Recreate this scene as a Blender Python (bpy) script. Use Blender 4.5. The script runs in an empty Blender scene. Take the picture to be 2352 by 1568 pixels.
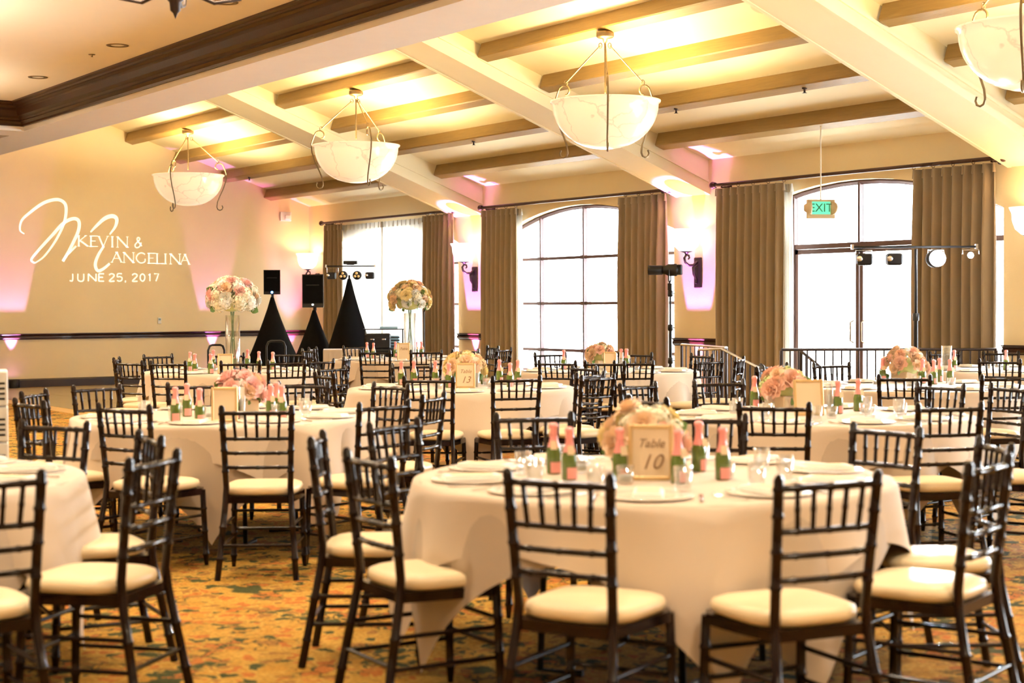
import bpy, math, random
from mathutils import Vector, Matrix
random.seed(7)
R=math.radians; PI=math.pi
sc=bpy.context.scene; C=bpy.data.collections.new('hall'); sc.collection.children.link(C)
# ------------------------------------------------------------ camera (metres, room axes: +Y along the window wall, +X towards it)
F=3688.726; YAW=0.5958781; PITCH=-0.0224710; ROLL=-0.0045779; EYE=Vector((0,0,1.43))
fw=Vector((math.sin(YAW)*math.cos(PITCH),math.cos(YAW)*math.cos(PITCH),math.sin(PITCH)))
rt=Vector((math.cos(YAW),-math.sin(YAW),0)); up=rt.cross(fw)
_c,_s=math.cos(ROLL),math.sin(ROLL)
rt,up=_c*rt+_s*up, -_s*rt+_c*up
cam=bpy.data.cameras.new('camera'); co=bpy.data.objects.new('camera',cam); C.objects.link(co)
co.matrix_world=Matrix(((rt.x,up.x,-fw.x,EYE.x),(rt.y,up.y,-fw.y,EYE.y),(rt.z,up.z,-fw.z,EYE.z),(0,0,0,1)))
cam.sensor_width=36; cam.lens=F/2352*36; cam.clip_end=200; cam.clip_start=0.1
cam.dof.use_dof=True; cam.dof.focus_distance=18.0; cam.dof.aperture_fstop=2.9
sc.camera=co
# ------------------------------------------------------------ view, world, daylight portals
sc.view_settings.view_transform='Standard'; sc.view_settings.look='None'
sc.view_settings.gamma=1; sc.view_settings.use_curve_mapping=False; sc.view_settings.exposure=1.72
sc.cycles.use_denoising=True; sc.cycles.max_bounces=8; sc.cycles.diffuse_bounces=4; sc.cycles.glossy_bounces=3
sc.cycles.transmission_bounces=6; sc.cycles.transparent_max_bounces=12
sc.cycles.sample_clamp_indirect=6; sc.cycles.caustics_reflective=False; sc.cycles.caustics_refractive=False
w=bpy.data.worlds.new('sky'); sc.world=w; w.use_nodes=True
bg=w.node_tree.nodes['Background']; bg.inputs[0].default_value=(0.93,0.97,1.0,1); bg.inputs[1].default_value=7.5
WARM=(1.0,0.66,0.33); WARM2=(1.0,0.80,0.56)
def light(name,kind,loc,power,col,rot=None,**k):
    l=bpy.data.lights.new(name,kind); l.energy=power; l.color=col
    for a,v in k.items(): setattr(l,a,v)
    o=bpy.data.objects.new(name,l); o.location=loc
    if rot is not None: o.rotation_euler=rot
    C.objects.link(o); return o
D=14.605; B=28.70; TOPS=(25.45,19.75,14.05,8.35,2.65)     # window wall, stage wall, bay centres
for yc in TOPS:                                             # portals guide daylight through each window
    o=light('window_portal','AREA',(D+0.32,yc,1.65),1,(1,1,1),(0,R(90),0),shape='RECTANGLE',size=2.7,size_y=4.5)
    o.data.cycles.is_portal=True
RECESS=[(x,y) for y in (1.5,5.2,8.9,12.6,16.3,20.0) for x in (0.4,3.4,6.2)]
for x,y in RECESS:
    light('recessed_spot','SPOT',(x,y,4.16),100,WARM2,(0,0,0),spot_size=R(125),spot_blend=0.9,shadow_soft_size=0.09)
# ------------------------------------------------------------ helpers
def P(px,py,z):                     # point of the horizontal plane z seen at a pixel of the photograph
    d=fw+rt*((px-1176)/F)-up*((py-784)/F); t=(z-EYE.z)/d.z; return EYE+d*t
def PD(px,py,Z):
    d=fw+rt*((px-1176)/F)-up*((py-784)/F); return EYE+d*Z
def PX(px,py,X=D):
    d=fw+rt*((px-1176)/F)-up*((py-784)/F); return EYE+d*((X-EYE.x)/d.x)
def PY(px,py,Y=B):
    d=fw+rt*((px-1176)/F)-up*((py-784)/F); return EYE+d*((Y-EYE.y)/d.y)
class MB:
    def __init__(s): s.v=[]; s.f=[]; s.sm=[]
    def add(s,vs,fs,smooth=False,M=None):
        n=len(s.v)
        s.v+= [tuple(M@Vector(v)) for v in vs] if M is not None else [tuple(v) for v in vs]
        s.f+=[tuple(i+n for i in f) for f in fs]; s.sm+=[smooth]*len(fs); return s
    def box(s,a,b,M=None,bev=0):
        (x0,y0,z0),(x1,y1,z1)=a,b
        if bev:
            e=bev; p=[(x0+e,y0),(x1-e,y0),(x1,y0+e),(x1,y1-e),(x1-e,y1),(x0+e,y1),(x0,y1-e),(x0,y0+e)]
            q=[(x0+2*e,y0+e),(x1-2*e,y0+e),(x1-e,y0+2*e),(x1-e,y1-2*e),(x1-2*e,y1-e),(x0+2*e,y1-e),(x0+e,y1-2*e),(x0+e,y0+2*e)]
            vs=[(*c,z0) for c in q]+[(*c,z0+e) for c in p]+[(*c,z1-e) for c in p]+[(*c,z1) for c in q]
            fs=[tuple(range(7,-1,-1)),tuple(range(24,32))]
            for l in range(3): fs+=[(l*8+i,l*8+(i+1)%8,l*8+8+(i+1)%8,l*8+8+i) for i in range(8)]
            return s.add(vs,fs,False,M)
        vs=[(x0,y0,z0),(x1,y0,z0),(x1,y1,z0),(x0,y1,z0),(x0,y0,z1),(x1,y0,z1),(x1,y1,z1),(x0,y1,z1)]
        return s.add(vs,[(3,2,1,0),(4,5,6,7),(0,1,5,4),(1,2,6,5),(2,3,7,6),(3,0,4,7)],False,M)
    def tube(s,pts,r,n=8,M=None,closed=False,cap=True,flat=1.0):
        pts=[Vector(p) for p in pts]; N=len(pts); rr=r if isinstance(r,(list,tuple)) else [r]*N
        vs=[];nrm=None
        for i,p in enumerate(pts):
            if closed: t=(pts[(i+1)%N]-pts[i-1])
            else: t=pts[min(i+1,N-1)]-pts[max(i-1,0)]
            t.normalize()
            if nrm is None:
                nrm=t.cross(Vector((0,0,1)))
                if nrm.length<1e-3: nrm=t.cross(Vector((0,1,0)))
            nrm=(nrm-t*nrm.dot(t)); nrm.normalize(); b=t.cross(nrm)
            for k in range(n):
                a=2*PI*k/n; vs.append(p+(nrm*math.cos(a)+b*math.sin(a)*flat)*rr[i])
        fs=[]
        for i in range(N if closed else N-1):
            j=(i+1)%N
            fs+=[(i*n+k,i*n+(k+1)%n,j*n+(k+1)%n,j*n+k) for k in range(n)]
        s.add(vs,fs,n>5,M)
        if cap and not closed: s.add(vs[:n],[tuple(range(n-1,-1,-1))],False,M); s.add(vs[-n:],[tuple(range(n))],False,M)
        return s
    def lathe(s,prof,n=24,M=None,smooth=True):
        vs=[];fs=[]
        for r,z in prof:
            for k in range(n): a=2*PI*k/n; vs.append((r*math.cos(a),r*math.sin(a),z))
        for i in range(len(prof)-1):
            fs+=[(i*n+k,i*n+(k+1)%n,(i+1)*n+(k+1)%n,(i+1)*n+k) for k in range(n)]
        return s.add(vs,fs,smooth,M)
    def sphere(s,c,r,n=10,m=6,sc=(1,1,1)):
        pr=[(max(1e-4,math.sin(PI*i/m)),-math.cos(PI*i/m)) for i in range(m+1)]
        M=Matrix.Translation(c)@Matrix.Diagonal((r*sc[0],r*sc[1],r*sc[2],1)); return s.lathe(pr,n,M)
    def prism(s,poly,axis,a,b,M=None):      # polygon in the two other axes extruded along axis
        def mk(p,t):
            return {'x':(t,p[0],p[1]),'y':(p[0],t,p[1]),'z':(p[0],p[1],t)}[axis]
        n=len(poly); vs=[mk(p,a) for p in poly]+[mk(p,b) for p in poly]
        fs=[tuple(range(n)),tuple(range(2*n-1,n-1,-1))]+[(i,i+n,(i+1)%n+n,(i+1)%n) for i in range(n)]
        return s.add(vs,fs,False,M)
    def mesh(s,name,mat):
        me=bpy.data.meshes.new(name); me.from_pydata(s.v,[],s.f); me.validate()
        if len(me.polygons)==len(s.sm): me.polygons.foreach_set('use_smooth',s.sm)
        me.materials.append(mat); me.update(); return me
def fixn(me):
    import bmesh
    bm=bmesh.new(); bm.from_mesh(me); bmesh.ops.recalc_face_normals(bm,faces=bm.faces); bm.to_mesh(me); bm.free(); return me
def obj(name,mb,mat,parent=None,loc=None,**k):
    me=mb if isinstance(mb,bpy.types.Mesh) else fixn(mb.mesh(name,mat))
    o=bpy.data.objects.new(name,me); C.objects.link(o)
    if parent: o.parent=parent
    if loc is not None: o.location=loc
    for a,v in k.items(): o[a]=v
    return o
def tag(o,label,cat,group=None):
    o['label']=label; o['category']=cat
    if group: o['group']=group
    return o
def thing(name,label,cat,loc=(0,0,0),rz=0,group=None):
    o=bpy.data.objects.new(name,None); C.objects.link(o); o.location=loc; o.rotation_euler=(0,0,rz); o.empty_display_size=.1
    return tag(o,label,cat,group)
def struct(name,mb,mat,parent=None):
    o=obj(name,mb,mat,parent)
    if not parent: o['kind']='structure'
    return o
KIDS={}
def kids(o):
    if o not in KIDS: KIDS[o]=[c for c in C.objects if c.parent==o]
    return KIDS[o]
def dup(root,loc,rz,label,group=None,cat=None):
    r=root.copy(); C.objects.link(r); r.location=loc; r.rotation_euler=(0,0,rz); r['label']=label
    if group: r['group']=group
    for ch in kids(root):
        c=ch.copy(); C.objects.link(c); c.parent=r
        for g in kids(ch): d=g.copy(); C.objects.link(d); d.parent=c
    return r
class Proto:                                  # the first use moves the original itself, later uses copy it
    def __init__(s,o): s.o=o; s.used=False
    def put(s,loc,rz,label,group=None):
        if not s.used:
            s.used=True; o=s.o; kids(o); [kids(c) for c in kids(o)]
            s.o0=o; s.first=(loc,rz,label,group)
            o.location=loc; o.rotation_euler=(0,0,rz); o['label']=label
            if group: o['group']=group
            return o
        return dup(s.o,loc,rz,label,group)
# ------------------------------------------------------------ materials
def mat(name,col,rough=.6,metal=0,bump=0,bscale=30,var=0,vscale=4,spec=.5,emit=None,es=0,trans=0,coat=0,sheen=0,stretch=None,alpha=1):
    m=bpy.data.materials.new(name); m.use_nodes=True; nt=m.node_tree; b=nt.nodes['Principled BSDF']; L=nt.links
    b.inputs['Base Color'].default_value=(*col,1); b.inputs['Roughness'].default_value=rough; b.inputs['Metallic'].default_value=metal
    b.inputs['Specular IOR Level'].default_value=spec; b.inputs['Transmission Weight'].default_value=trans
    b.inputs['Coat Weight'].default_value=coat; b.inputs['Sheen Weight'].default_value=sheen; b.inputs['Alpha'].default_value=alpha
    if emit: b.inputs['Emission Color'].default_value=(*emit,1); b.inputs['Emission Strength'].default_value=es
    if bump or var:
        tc=nt.nodes.new('ShaderNodeTexCoord'); mp=nt.nodes.new('ShaderNodeMapping'); L.new(tc.outputs['Object'],mp.inputs[0])
        if stretch: mp.inputs['Scale'].default_value=stretch
    if var:
        n=nt.nodes.new('ShaderNodeTexNoise'); n.inputs['Scale'].default_value=vscale; n.inputs['Detail'].default_value=4; L.new(mp.outputs[0],n.inputs['Vector'])
        mx=nt.nodes.new('ShaderNodeMix'); mx.data_type='RGBA'; L.new(n.outputs[0],mx.inputs[0])
        mx.inputs[6].default_value=(*[max(0,c*(1-var)) for c in col],1); mx.inputs[7].default_value=(*[min(1,c*(1+var)) for c in col],1)
        L.new(mx.outputs[2],b.inputs['Base Color'])
    if bump:
        n=nt.nodes.new('ShaderNodeTexNoise'); n.inputs['Scale'].default_value=bscale; n.inputs['Detail'].default_value=3; L.new(mp.outputs[0],n.inputs['Vector'])
        bp=nt.nodes.new('ShaderNodeBump'); bp.inputs['Strength'].default_value=bump; bp.inputs['Distance'].default_value=.01
        L.new(n.outputs[0],bp.inputs['Height']); L.new(bp.outputs[0],b.inputs['Normal'])
    return m
M={}
M['wall']=mat('cream plaster',(.84,.70,.44),.85,bump=.12,bscale=60,var=.04,vscale=2)
M['ceil']=mat('ceiling plaster',(.86,.77,.53),.85,bump=.08,bscale=50,var=.03)
M['tray']=mat('pale tray ceiling plaster',(.88,.82,.70),.85,bump=.08,bscale=50,var=.02)
M['soffit']=mat('grey soffit plaster',(.84,.80,.76),.85,bump=.08,bscale=50,var=.03)
M['beam']=mat('stained oak beam',(.30,.19,.06),.5,bump=.25,bscale=14,var=.22,vscale=6,stretch=(8,.6,8))
M['dark']=mat('dark walnut trim',(.038,.014,.005),.38,bump=.1,bscale=20,var=.25,vscale=5,stretch=(4,4,1),coat=.12,spec=.35)
M['base']=mat('black brown baseboard',(.028,.015,.010),.45,var=.2)
M['maho']=mat('mahogany chair lacquer',(.009,.0032,.0025),.17,spec=.28,coat=.08,var=.2,vscale=20)
M['ivory']=mat('ivory cushion vinyl',(.86,.70,.45),.38,bump=.05,bscale=90,spec=.4)
M['cloth']=mat('ivory tablecloth',(.64,.52,.40),.78,bump=.10,bscale=160,sheen=.3)
M['under']=mat('beige under cloth',(.50,.40,.30),.8,bump=.10,bscale=160,sheen=.3)
M['napkin']=mat('white napkin',(.9,.86,.8),.8,bump=.15,bscale=60)
M['curt']=mat('olive brown drape',(.32,.24,.15),.75,bump=.15,bscale=120,sheen=.5,var=.08)
M['rod']=mat('bronze curtain rod',(.07,.032,.022),.35,metal=.3)
M['bronze']=mat('aged bronze iron',(.20,.145,.075),.38,metal=.7,var=.2,vscale=30)
M['iron']=mat('dark wrought iron',(.045,.03,.028),.4,metal=.4)
M['black']=mat('black plastic',(.006,.006,.007),.38,spec=.3)
M['spandex']=mat('black spandex',(.003,.003,.003),.9,spec=.1)
M['steel']=mat('brushed steel',(.7,.7,.72),.25,metal=1)
M['chrome']=mat('pale lit steel',(.75,.78,.82),.2,metal=.9)
M['gold']=mat('gold frame',(.78,.56,.28),.35,metal=.55)
M['card']=mat('kraft card',(.78,.62,.42),.8,var=.05)
M['ink']=mat('brown ink',(.30,.17,.09),.8)
M['foil']=mat('pink foil',(.90,.34,.32),.3,metal=.15,spec=.8)
M['pinklabel']=mat('pink paper label',(.85,.36,.32),.6)
M['green']=mat('green bottle glass',(.09,.15,.015),.12,spec=.8,coat=.6)
M['plate']=mat('pearl charger',(.88,.80,.70),.22,spec=.6,coat=.4)
M['silver']=mat('cutlery silver',(.8,.78,.75),.18,metal=1)
M['white']=mat('white plastic',(.82,.80,.74),.5)
M['cream']=mat('cream paint',(.82,.72,.5),.6)
M['frame']=mat('dark window frame',(.10,.055,.055),.5)
M['framew']=mat('white window reveal',(.55,.56,.60),.55)
M['stucco']=mat('pale outside paving',(.8,.8,.78),.9)
M['bluecase']=mat('blue grey case',(.22,.36,.44),.5)
M['exitg']=mat('exit green',(.10,.75,.50),.5,emit=(.10,.75,.42),es=.3)
M['exitl']=mat('exit letters',(.05,.30,.20),.5)
M['housing']=mat('beige sign housing',(.62,.50,.32),.5)
M['leaf']=mat('green leaf',(.14,.26,.07),.5,var=.35,vscale=25)
for n,c in (('peach',(.93,.66,.44)),('pink',(.90,.55,.50)),('creamb',(.93,.86,.66)),('whiteb',(.93,.90,.82)),('coral',(.90,.56,.42)),('butter',(.92,.74,.38)),('greenb',(.62,.68,.28))):
    M[n]=mat(n+' petals',c,.6,var=.12,vscale=30,sheen=.3)
M['projlight']=mat('painted projector light',(.95,.93,.88),.9,emit=(1,.93,.80),es=.2)  # projector light put into the lettering's pale, faintly glowing colour
def glass(name,col,fac=.82,rough=.03):
    m=bpy.data.materials.new(name); m.use_nodes=True; nt=m.node_tree; nt.nodes.clear(); N=nt.nodes.new; L=nt.links
    o=N('ShaderNodeOutputMaterial'); t=N('ShaderNodeBsdfTransparent'); t.inputs[0].default_value=(*col,1)
    g=N('ShaderNodeBsdfGlossy'); g.inputs[0].default_value=(1,1,1,1); g.inputs['Roughness'].default_value=rough
    lw=N('ShaderNodeLayerWeight'); lw.inputs[0].default_value=1-fac; mx=N('ShaderNodeMixShader')
    L.new(lw.outputs['Facing'],mx.inputs[0]); L.new(t.outputs[0],mx.inputs[1]); L.new(g.outputs[0],mx.inputs[2]); L.new(mx.outputs[0],o.inputs[0]); return m
M['pane']=glass('window glass',(.98,.99,1),.95); M['glass']=glass('clear glass',(.96,.97,.97),.72)
def cloth_translucent(name,col,tr,mix):
    m=bpy.data.materials.new(name); m.use_nodes=True; nt=m.node_tree; nt.nodes.clear(); N=nt.nodes.new; L=nt.links
    o=N('ShaderNodeOutputMaterial'); d=N('ShaderNodeBsdfDiffuse'); d.inputs[0].default_value=(*col,1)
    t=N('ShaderNodeBsdfTranslucent'); t.inputs[0].default_value=(*tr,1); mx=N('ShaderNodeMixShader'); mx.inputs[0].default_value=mix
    L.new(d.outputs[0],mx.inputs[1]); L.new(t.outputs[0],mx.inputs[2]); L.new(mx.outputs[0],o.inputs[0]); return m
M['sheer']=cloth_translucent('sheer voile',(.80,.77,.70),(.80,.78,.74),.54)
# alabaster bowl: veined, glowing from the bulbs inside
def alabaster(name,es,col=(.95,.80,.60)):
    m=mat(name,col,.22,coat=.5,spec=.6); nt=m.node_tree; b=nt.nodes['Principled BSDF']; L=nt.links
    tc=nt.nodes.new('ShaderNodeTexCoord'); v=nt.nodes.new('ShaderNodeTexVoronoi'); v.feature='DISTANCE_TO_EDGE'; v.inputs['Scale'].default_value=2.0
    n=nt.nodes.new('ShaderNodeTexNoise'); n.inputs['Scale'].default_value=1.6; n.inputs['Detail'].default_value=5
    ad=nt.nodes.new('ShaderNodeVectorMath'); ad.operation='ADD'; L.new(tc.outputs['Object'],ad.inputs[0]); L.new(n.outputs['Color'],ad.inputs[1]); L.new(tc.outputs['Object'],n.inputs['Vector'])
    L.new(ad.outputs[0],v.inputs['Vector'])
    r=nt.nodes.new('ShaderNodeValToRGB'); r.color_ramp.elements[0].position=.0; r.color_ramp.elements[0].color=(.80,.58,.38,1)
    r.color_ramp.elements[1].position=.03; r.color_ramp.elements[1].color=(*col,1); L.new(v.outputs['Distance'],r.inputs[0])
    L.new(r.outputs[0],b.inputs['Base Color']); L.new(r.outputs[0],b.inputs['Emission Color']); b.inputs['Emission Strength'].default_value=es; return m
M['bowl']=alabaster('veined alabaster glass',.19,(.95,.76,.52)); M['shade']=alabaster('lit sconce glass',.75,(1,.86,.66))
# carpet
def carpet():
    m=bpy.data.materials.new('patterned carpet'); m.use_nodes=True; nt=m.node_tree; b=nt.nodes['Principled BSDF']; L=nt.links; N=nt.nodes.new
    b.inputs['Roughness'].default_value=.95; b.inputs['Specular IOR Level'].default_value=.1
    tc=N('ShaderNodeTexCoord'); n0=N('ShaderNodeTexNoise'); n0.inputs['Scale'].default_value=8; n0.inputs['Detail'].default_value=3; L.new(tc.outputs['Object'],n0.inputs['Vector'])
    sc_=N('ShaderNodeVectorMath'); sc_.operation='SCALE'; sc_.inputs['Scale'].default_value=.22; L.new(n0.outputs['Color'],sc_.inputs[0])
    ad=N('ShaderNodeVectorMath'); ad.operation='ADD'; L.new(tc.outputs['Object'],ad.inputs[0]); L.new(sc_.outputs[0],ad.inputs[1])
    v=N('ShaderNodeTexVoronoi'); v.inputs['Scale'].default_value=13; L.new(ad.outputs[0],v.inputs['Vector'])
    ve=N('ShaderNodeTexVoronoi'); ve.feature='DISTANCE_TO_EDGE'; ve.inputs['Scale'].default_value=13; L.new(ad.outputs[0],ve.inputs['Vector'])
    r1=N('ShaderNodeValToRGB'); r1.color_ramp.interpolation='CONSTANT'
    els=[(0,(.40,.20,.03)),(.28,(.38,.13,.025)),(.5,(.42,.23,.04)),(.72,(.05,.055,.018)),(.86,(.27,.13,.03))]
    e=r1.color_ramp.elements; e[0].position=0; e[0].color=(*els[0][1],1); e[1].position=els[1][0]; e[1].color=(*els[1][1],1)
    for p_,c_ in els[2:]: q=e.new(p_); q.color=(*c_,1)
    sep=N('ShaderNodeSeparateColor'); L.new(v.outputs['Color'],sep.inputs[0]); L.new(sep.outputs[0],r1.inputs[0])
    r2=N('ShaderNodeValToRGB'); r2.color_ramp.elements[0].position=.05; r2.color_ramp.elements[1].position=.09; L.new(ve.outputs['Distance'],r2.inputs[0])
    n2=N('ShaderNodeTexNoise'); n2.inputs['Scale'].default_value=3.6; n2.inputs['Detail'].default_value=2; L.new(tc.outputs['Object'],n2.inputs['Vector'])
    r3=N('ShaderNodeValToRGB'); r3.color_ramp.elements[0].position=.42; r3.color_ramp.elements[0].color=(.05,.05,.016,1); r3.color_ramp.elements[1].position=.5; r3.color_ramp.elements[1].color=(.46,.27,.055,1); L.new(n2.outputs[0],r3.inputs[0])
    mx=N('ShaderNodeMix'); mx.data_type='RGBA'; L.new(r2.outputs[0],mx.inputs[0]); L.new(r3.outputs[0],mx.inputs[6]); L.new(r1.outputs[0],mx.inputs[7])
    n3=N('ShaderNodeTexNoise'); n3.inputs['Scale'].default_value=55; L.new(tc.outputs['Object'],n3.inputs['Vector'])
    mm=N('ShaderNodeMix'); mm.data_type='RGBA'; mm.blend_type='MULTIPLY'; mm.inputs[0].default_value=.55; L.new(mx.outputs[2],mm.inputs[6]); 
    r4=N('ShaderNodeValToRGB'); r4.color_ramp.elements[0].position=.35; r4.color_ramp.elements[0].color=(.35,.35,.35,1); r4.color_ramp.elements[1].position=.6; L.new(n3.outputs[0],r4.inputs[0]); L.new(r4.outputs[0],mm.inputs[7])
    L.new(mm.outputs[2],b.inputs['Base Color']); return m
M['carpet']=carpet()
M['dance']=mat('olive dance floor panel',(.36,.27,.11),.22,var=.12,vscale=3)
M['dborder']=mat('gold dance floor edge',(.62,.36,.10),.4)

# ------------------------------------------------------------ room shell
X0,Y0=-4.0,-4.5; HX=7.72; HZ=3.88; TX=6.96; TZ=4.26
def zb(x): return 4.4377-.33635*(x-10.9756)         # underside plane of the oak beams
def zc(x): return zb(x)+.19                          # plaster between them
YN=Y0
struct('floor',MB().box((X0-.2,Y0-.2,-.12),(D+.25,B+.25,0)),M['carpet'])
wb=MB().prism([(X0,0),(D,0),(D,zc(D)+.1),(HX,zc(HX)+.1),(HX,zc(HX)+.1),(X0,zc(HX)+.1)],'y',B,B+.2)
struct('wall_back',wb,M['wall'])
struct('wall_left',MB().box((X0-.2,Y0,0),(X0,B,TZ+.2)),M['wall'])
struct('wall_near',MB().box((X0,Y0-.2,0),(D,Y0,zc(HX)+.1)),M['wall'])
# window wall with arched openings
def arch(yc,half,zs,sag,n=14):
    Rr=(half*half+sag*sag)/(2*sag)
    return [(yc+half-2*half*i/n, zs+math.sqrt(max(0,Rr*Rr-(half-2*half*i/n)**2))-(Rr-sag)) for i in range(n+1)]
HALF=2.29; ZS=2.50; SAG=.46; SILL=.36
mbw=MB(); zt=zc(D)+.1
edges=[Y0]+sum([[yc-HALF,yc+HALF] for yc in sorted(TOPS)],[])+[B]
wallgeo=MB()
for i in range(0,len(edges),2):
    wallgeo.box((D,edges[i],0),(D+.35,edges[i+1],zt))
for k,yc in enumerate(sorted(TOPS)):
    s_=0.0 if abs(yc-14.05)<.1 else SILL
    if s_: wallgeo.box((D,yc-HALF,0),(D+.35,yc+HALF,s_))
    a=arch(yc,HALF,ZS,SAG)
    for i in range(len(a)-1):
        wallgeo.prism([a[i],a[i+1],(a[i+1][0],zt),(a[i][0],zt)],'x',D,D+.35)
struct('wall_right',wallgeo,M['wall'])
# sloped ceiling and its beams
cl=struct('ceiling',MB().prism([(HX,zc(HX)),(D+.05,zc(D+.05)),(D+.05,zc(D+.05)+.2),(HX,zc(HX)+.2)],'y',Y0,B),M['ceil'])
CB=[(22.34,23.22),(16.68,17.40),(10.96,11.70),(5.25,6.0),(-.45,.3)]
spans=[(23.22,B),(17.40,22.34),(11.70,16.68),(6.0,10.96),(.3,5.25)]
for a,b_ in CB:
    z0=lambda x:4.598-.3665*(x-10.08)
    mb=MB().prism([(HX,z0(HX)),(D,z0(D)),(D,zc(D)),(HX,zc(HX))],'y',a+.045,b_-.045)
    cb=obj('cross_beam',mb,M['ceil'],cl)
    for ya,yb in ((a,a+.05),(b_-.05,b_)):
        obj('beam_moulding',MB().prism([(HX,z0(HX)-.012),(D-.01,z0(D-.01)-.012),(D-.01,z0(D-.01)+.075),(HX,z0(HX)+.075)],'y',ya,yb),M['ceil'],cb)
    obj('beam_moulding',MB().prism([(HX,z0(HX)+.16),(D-.01,z0(D-.01)+.16),(D-.01,z0(D-.01)+.195),(HX,z0(HX)+.195)],'y',a+.02,b_-.02),M['ceil'],cb)
sl=math.atan(.33635); nx,nz=math.sin(sl),math.cos(sl)
for a,b_ in spans:
    for xr in (10.9756,11.9123,12.8485,13.7854):
        xl=xr-.16; e=.012
        q=[(xl+e,zb(xl+e)),(xr-e,zb(xr-e)),(xr+.3*e,zb(xr)+e),(xr+nx*.2,zb(xr)+nz*.2),(xl+nx*.2,zb(xl)+nz*.2),(xl,zb(xl)+e)]
        obj('wooden_beam',MB().prism(q,'y',a,b_),M['beam'],cl)
# header between tray ceiling and beamed bays, tray ceiling, walnut crown
struct('trim_1',MB().prism([(TX,HZ),(HX,HZ),(HX,zc(HX)+.15),(HX-.15,zc(HX)+.15),(HX-.15,TZ+.15),(TX,TZ+.15)],'y',Y0,B),M['soffit'])
TRAYS=[(Y0,22.33),(23.0,B)]
struct('trim_2',MB().box((X0,22.33,HZ),(TX,23.0,TZ+.1)),M['soffit'])
struct('ceiling_tray',MB().box((X0,Y0,TZ),(TX,B,TZ+.15)),M['tray'])
prof=[(0,0),(.035,0),(.035,.03),(.07,.06),(.06,.08),(.075,.105),(.13,.13),(.155,.20),(.15,.235),(.175,.255),(.2,.26),(.2,.285),(.24,.30),(.24,.32),(0,.32)]
CZ=HZ+.062
prof=[(a*1.0,c*(TZ-CZ)/.32) for a,c in prof]
n=0
for ya,yb in TRAYS:
    n+=1; t_=struct('trim_%d'%(n+2),MB().prism([(TX-a,CZ+c) for a,c in prof],'y',ya,yb),M['dark'])
    for yy,sg in ((yb,-1),(ya,1)):
        if yy in (Y0,B): continue
        obj('crown_return',MB().prism([(yy+sg*a,CZ+c) for a,c in prof],'x',X0,TX),M['dark'],t_)
# baseboards and chair rails
zr_=.964
rail=[(0,-.108),(.03,-.108),(.03,-.095),(.045,-.08),(.045,-.05),(.03,-.04),(.05,-.018),(.06,-.012),(.06,0),(0,0)]
struct('trim_6',MB().prism([(B-a,zr_+c) for a,c in rail],'x',X0,D),M['dark'])
struct('baseboard_back',MB().prism([(B,0),(B-.03,0),(B-.03,.13),(B-.015,.154),(B,.154)],'x',X0,D),M['base'])
k=6
for i in range(0,len(edges),2):
    k+=1
    struct('trim_%d'%k,MB().prism([(D-a,zr_+c) for a,c in rail],'y',edges[i]+.01,min(edges[i+1]-.01,B-.061)),M['dark'])
struct('baseboard_right',MB().box((D-.03,16.4,0),(D,B-.03,.154)),M['base'])
struct('ground_outside',MB().box((D+.4,-12,-.3),(D+30,B+12,-.12)),M['stucco'])

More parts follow.
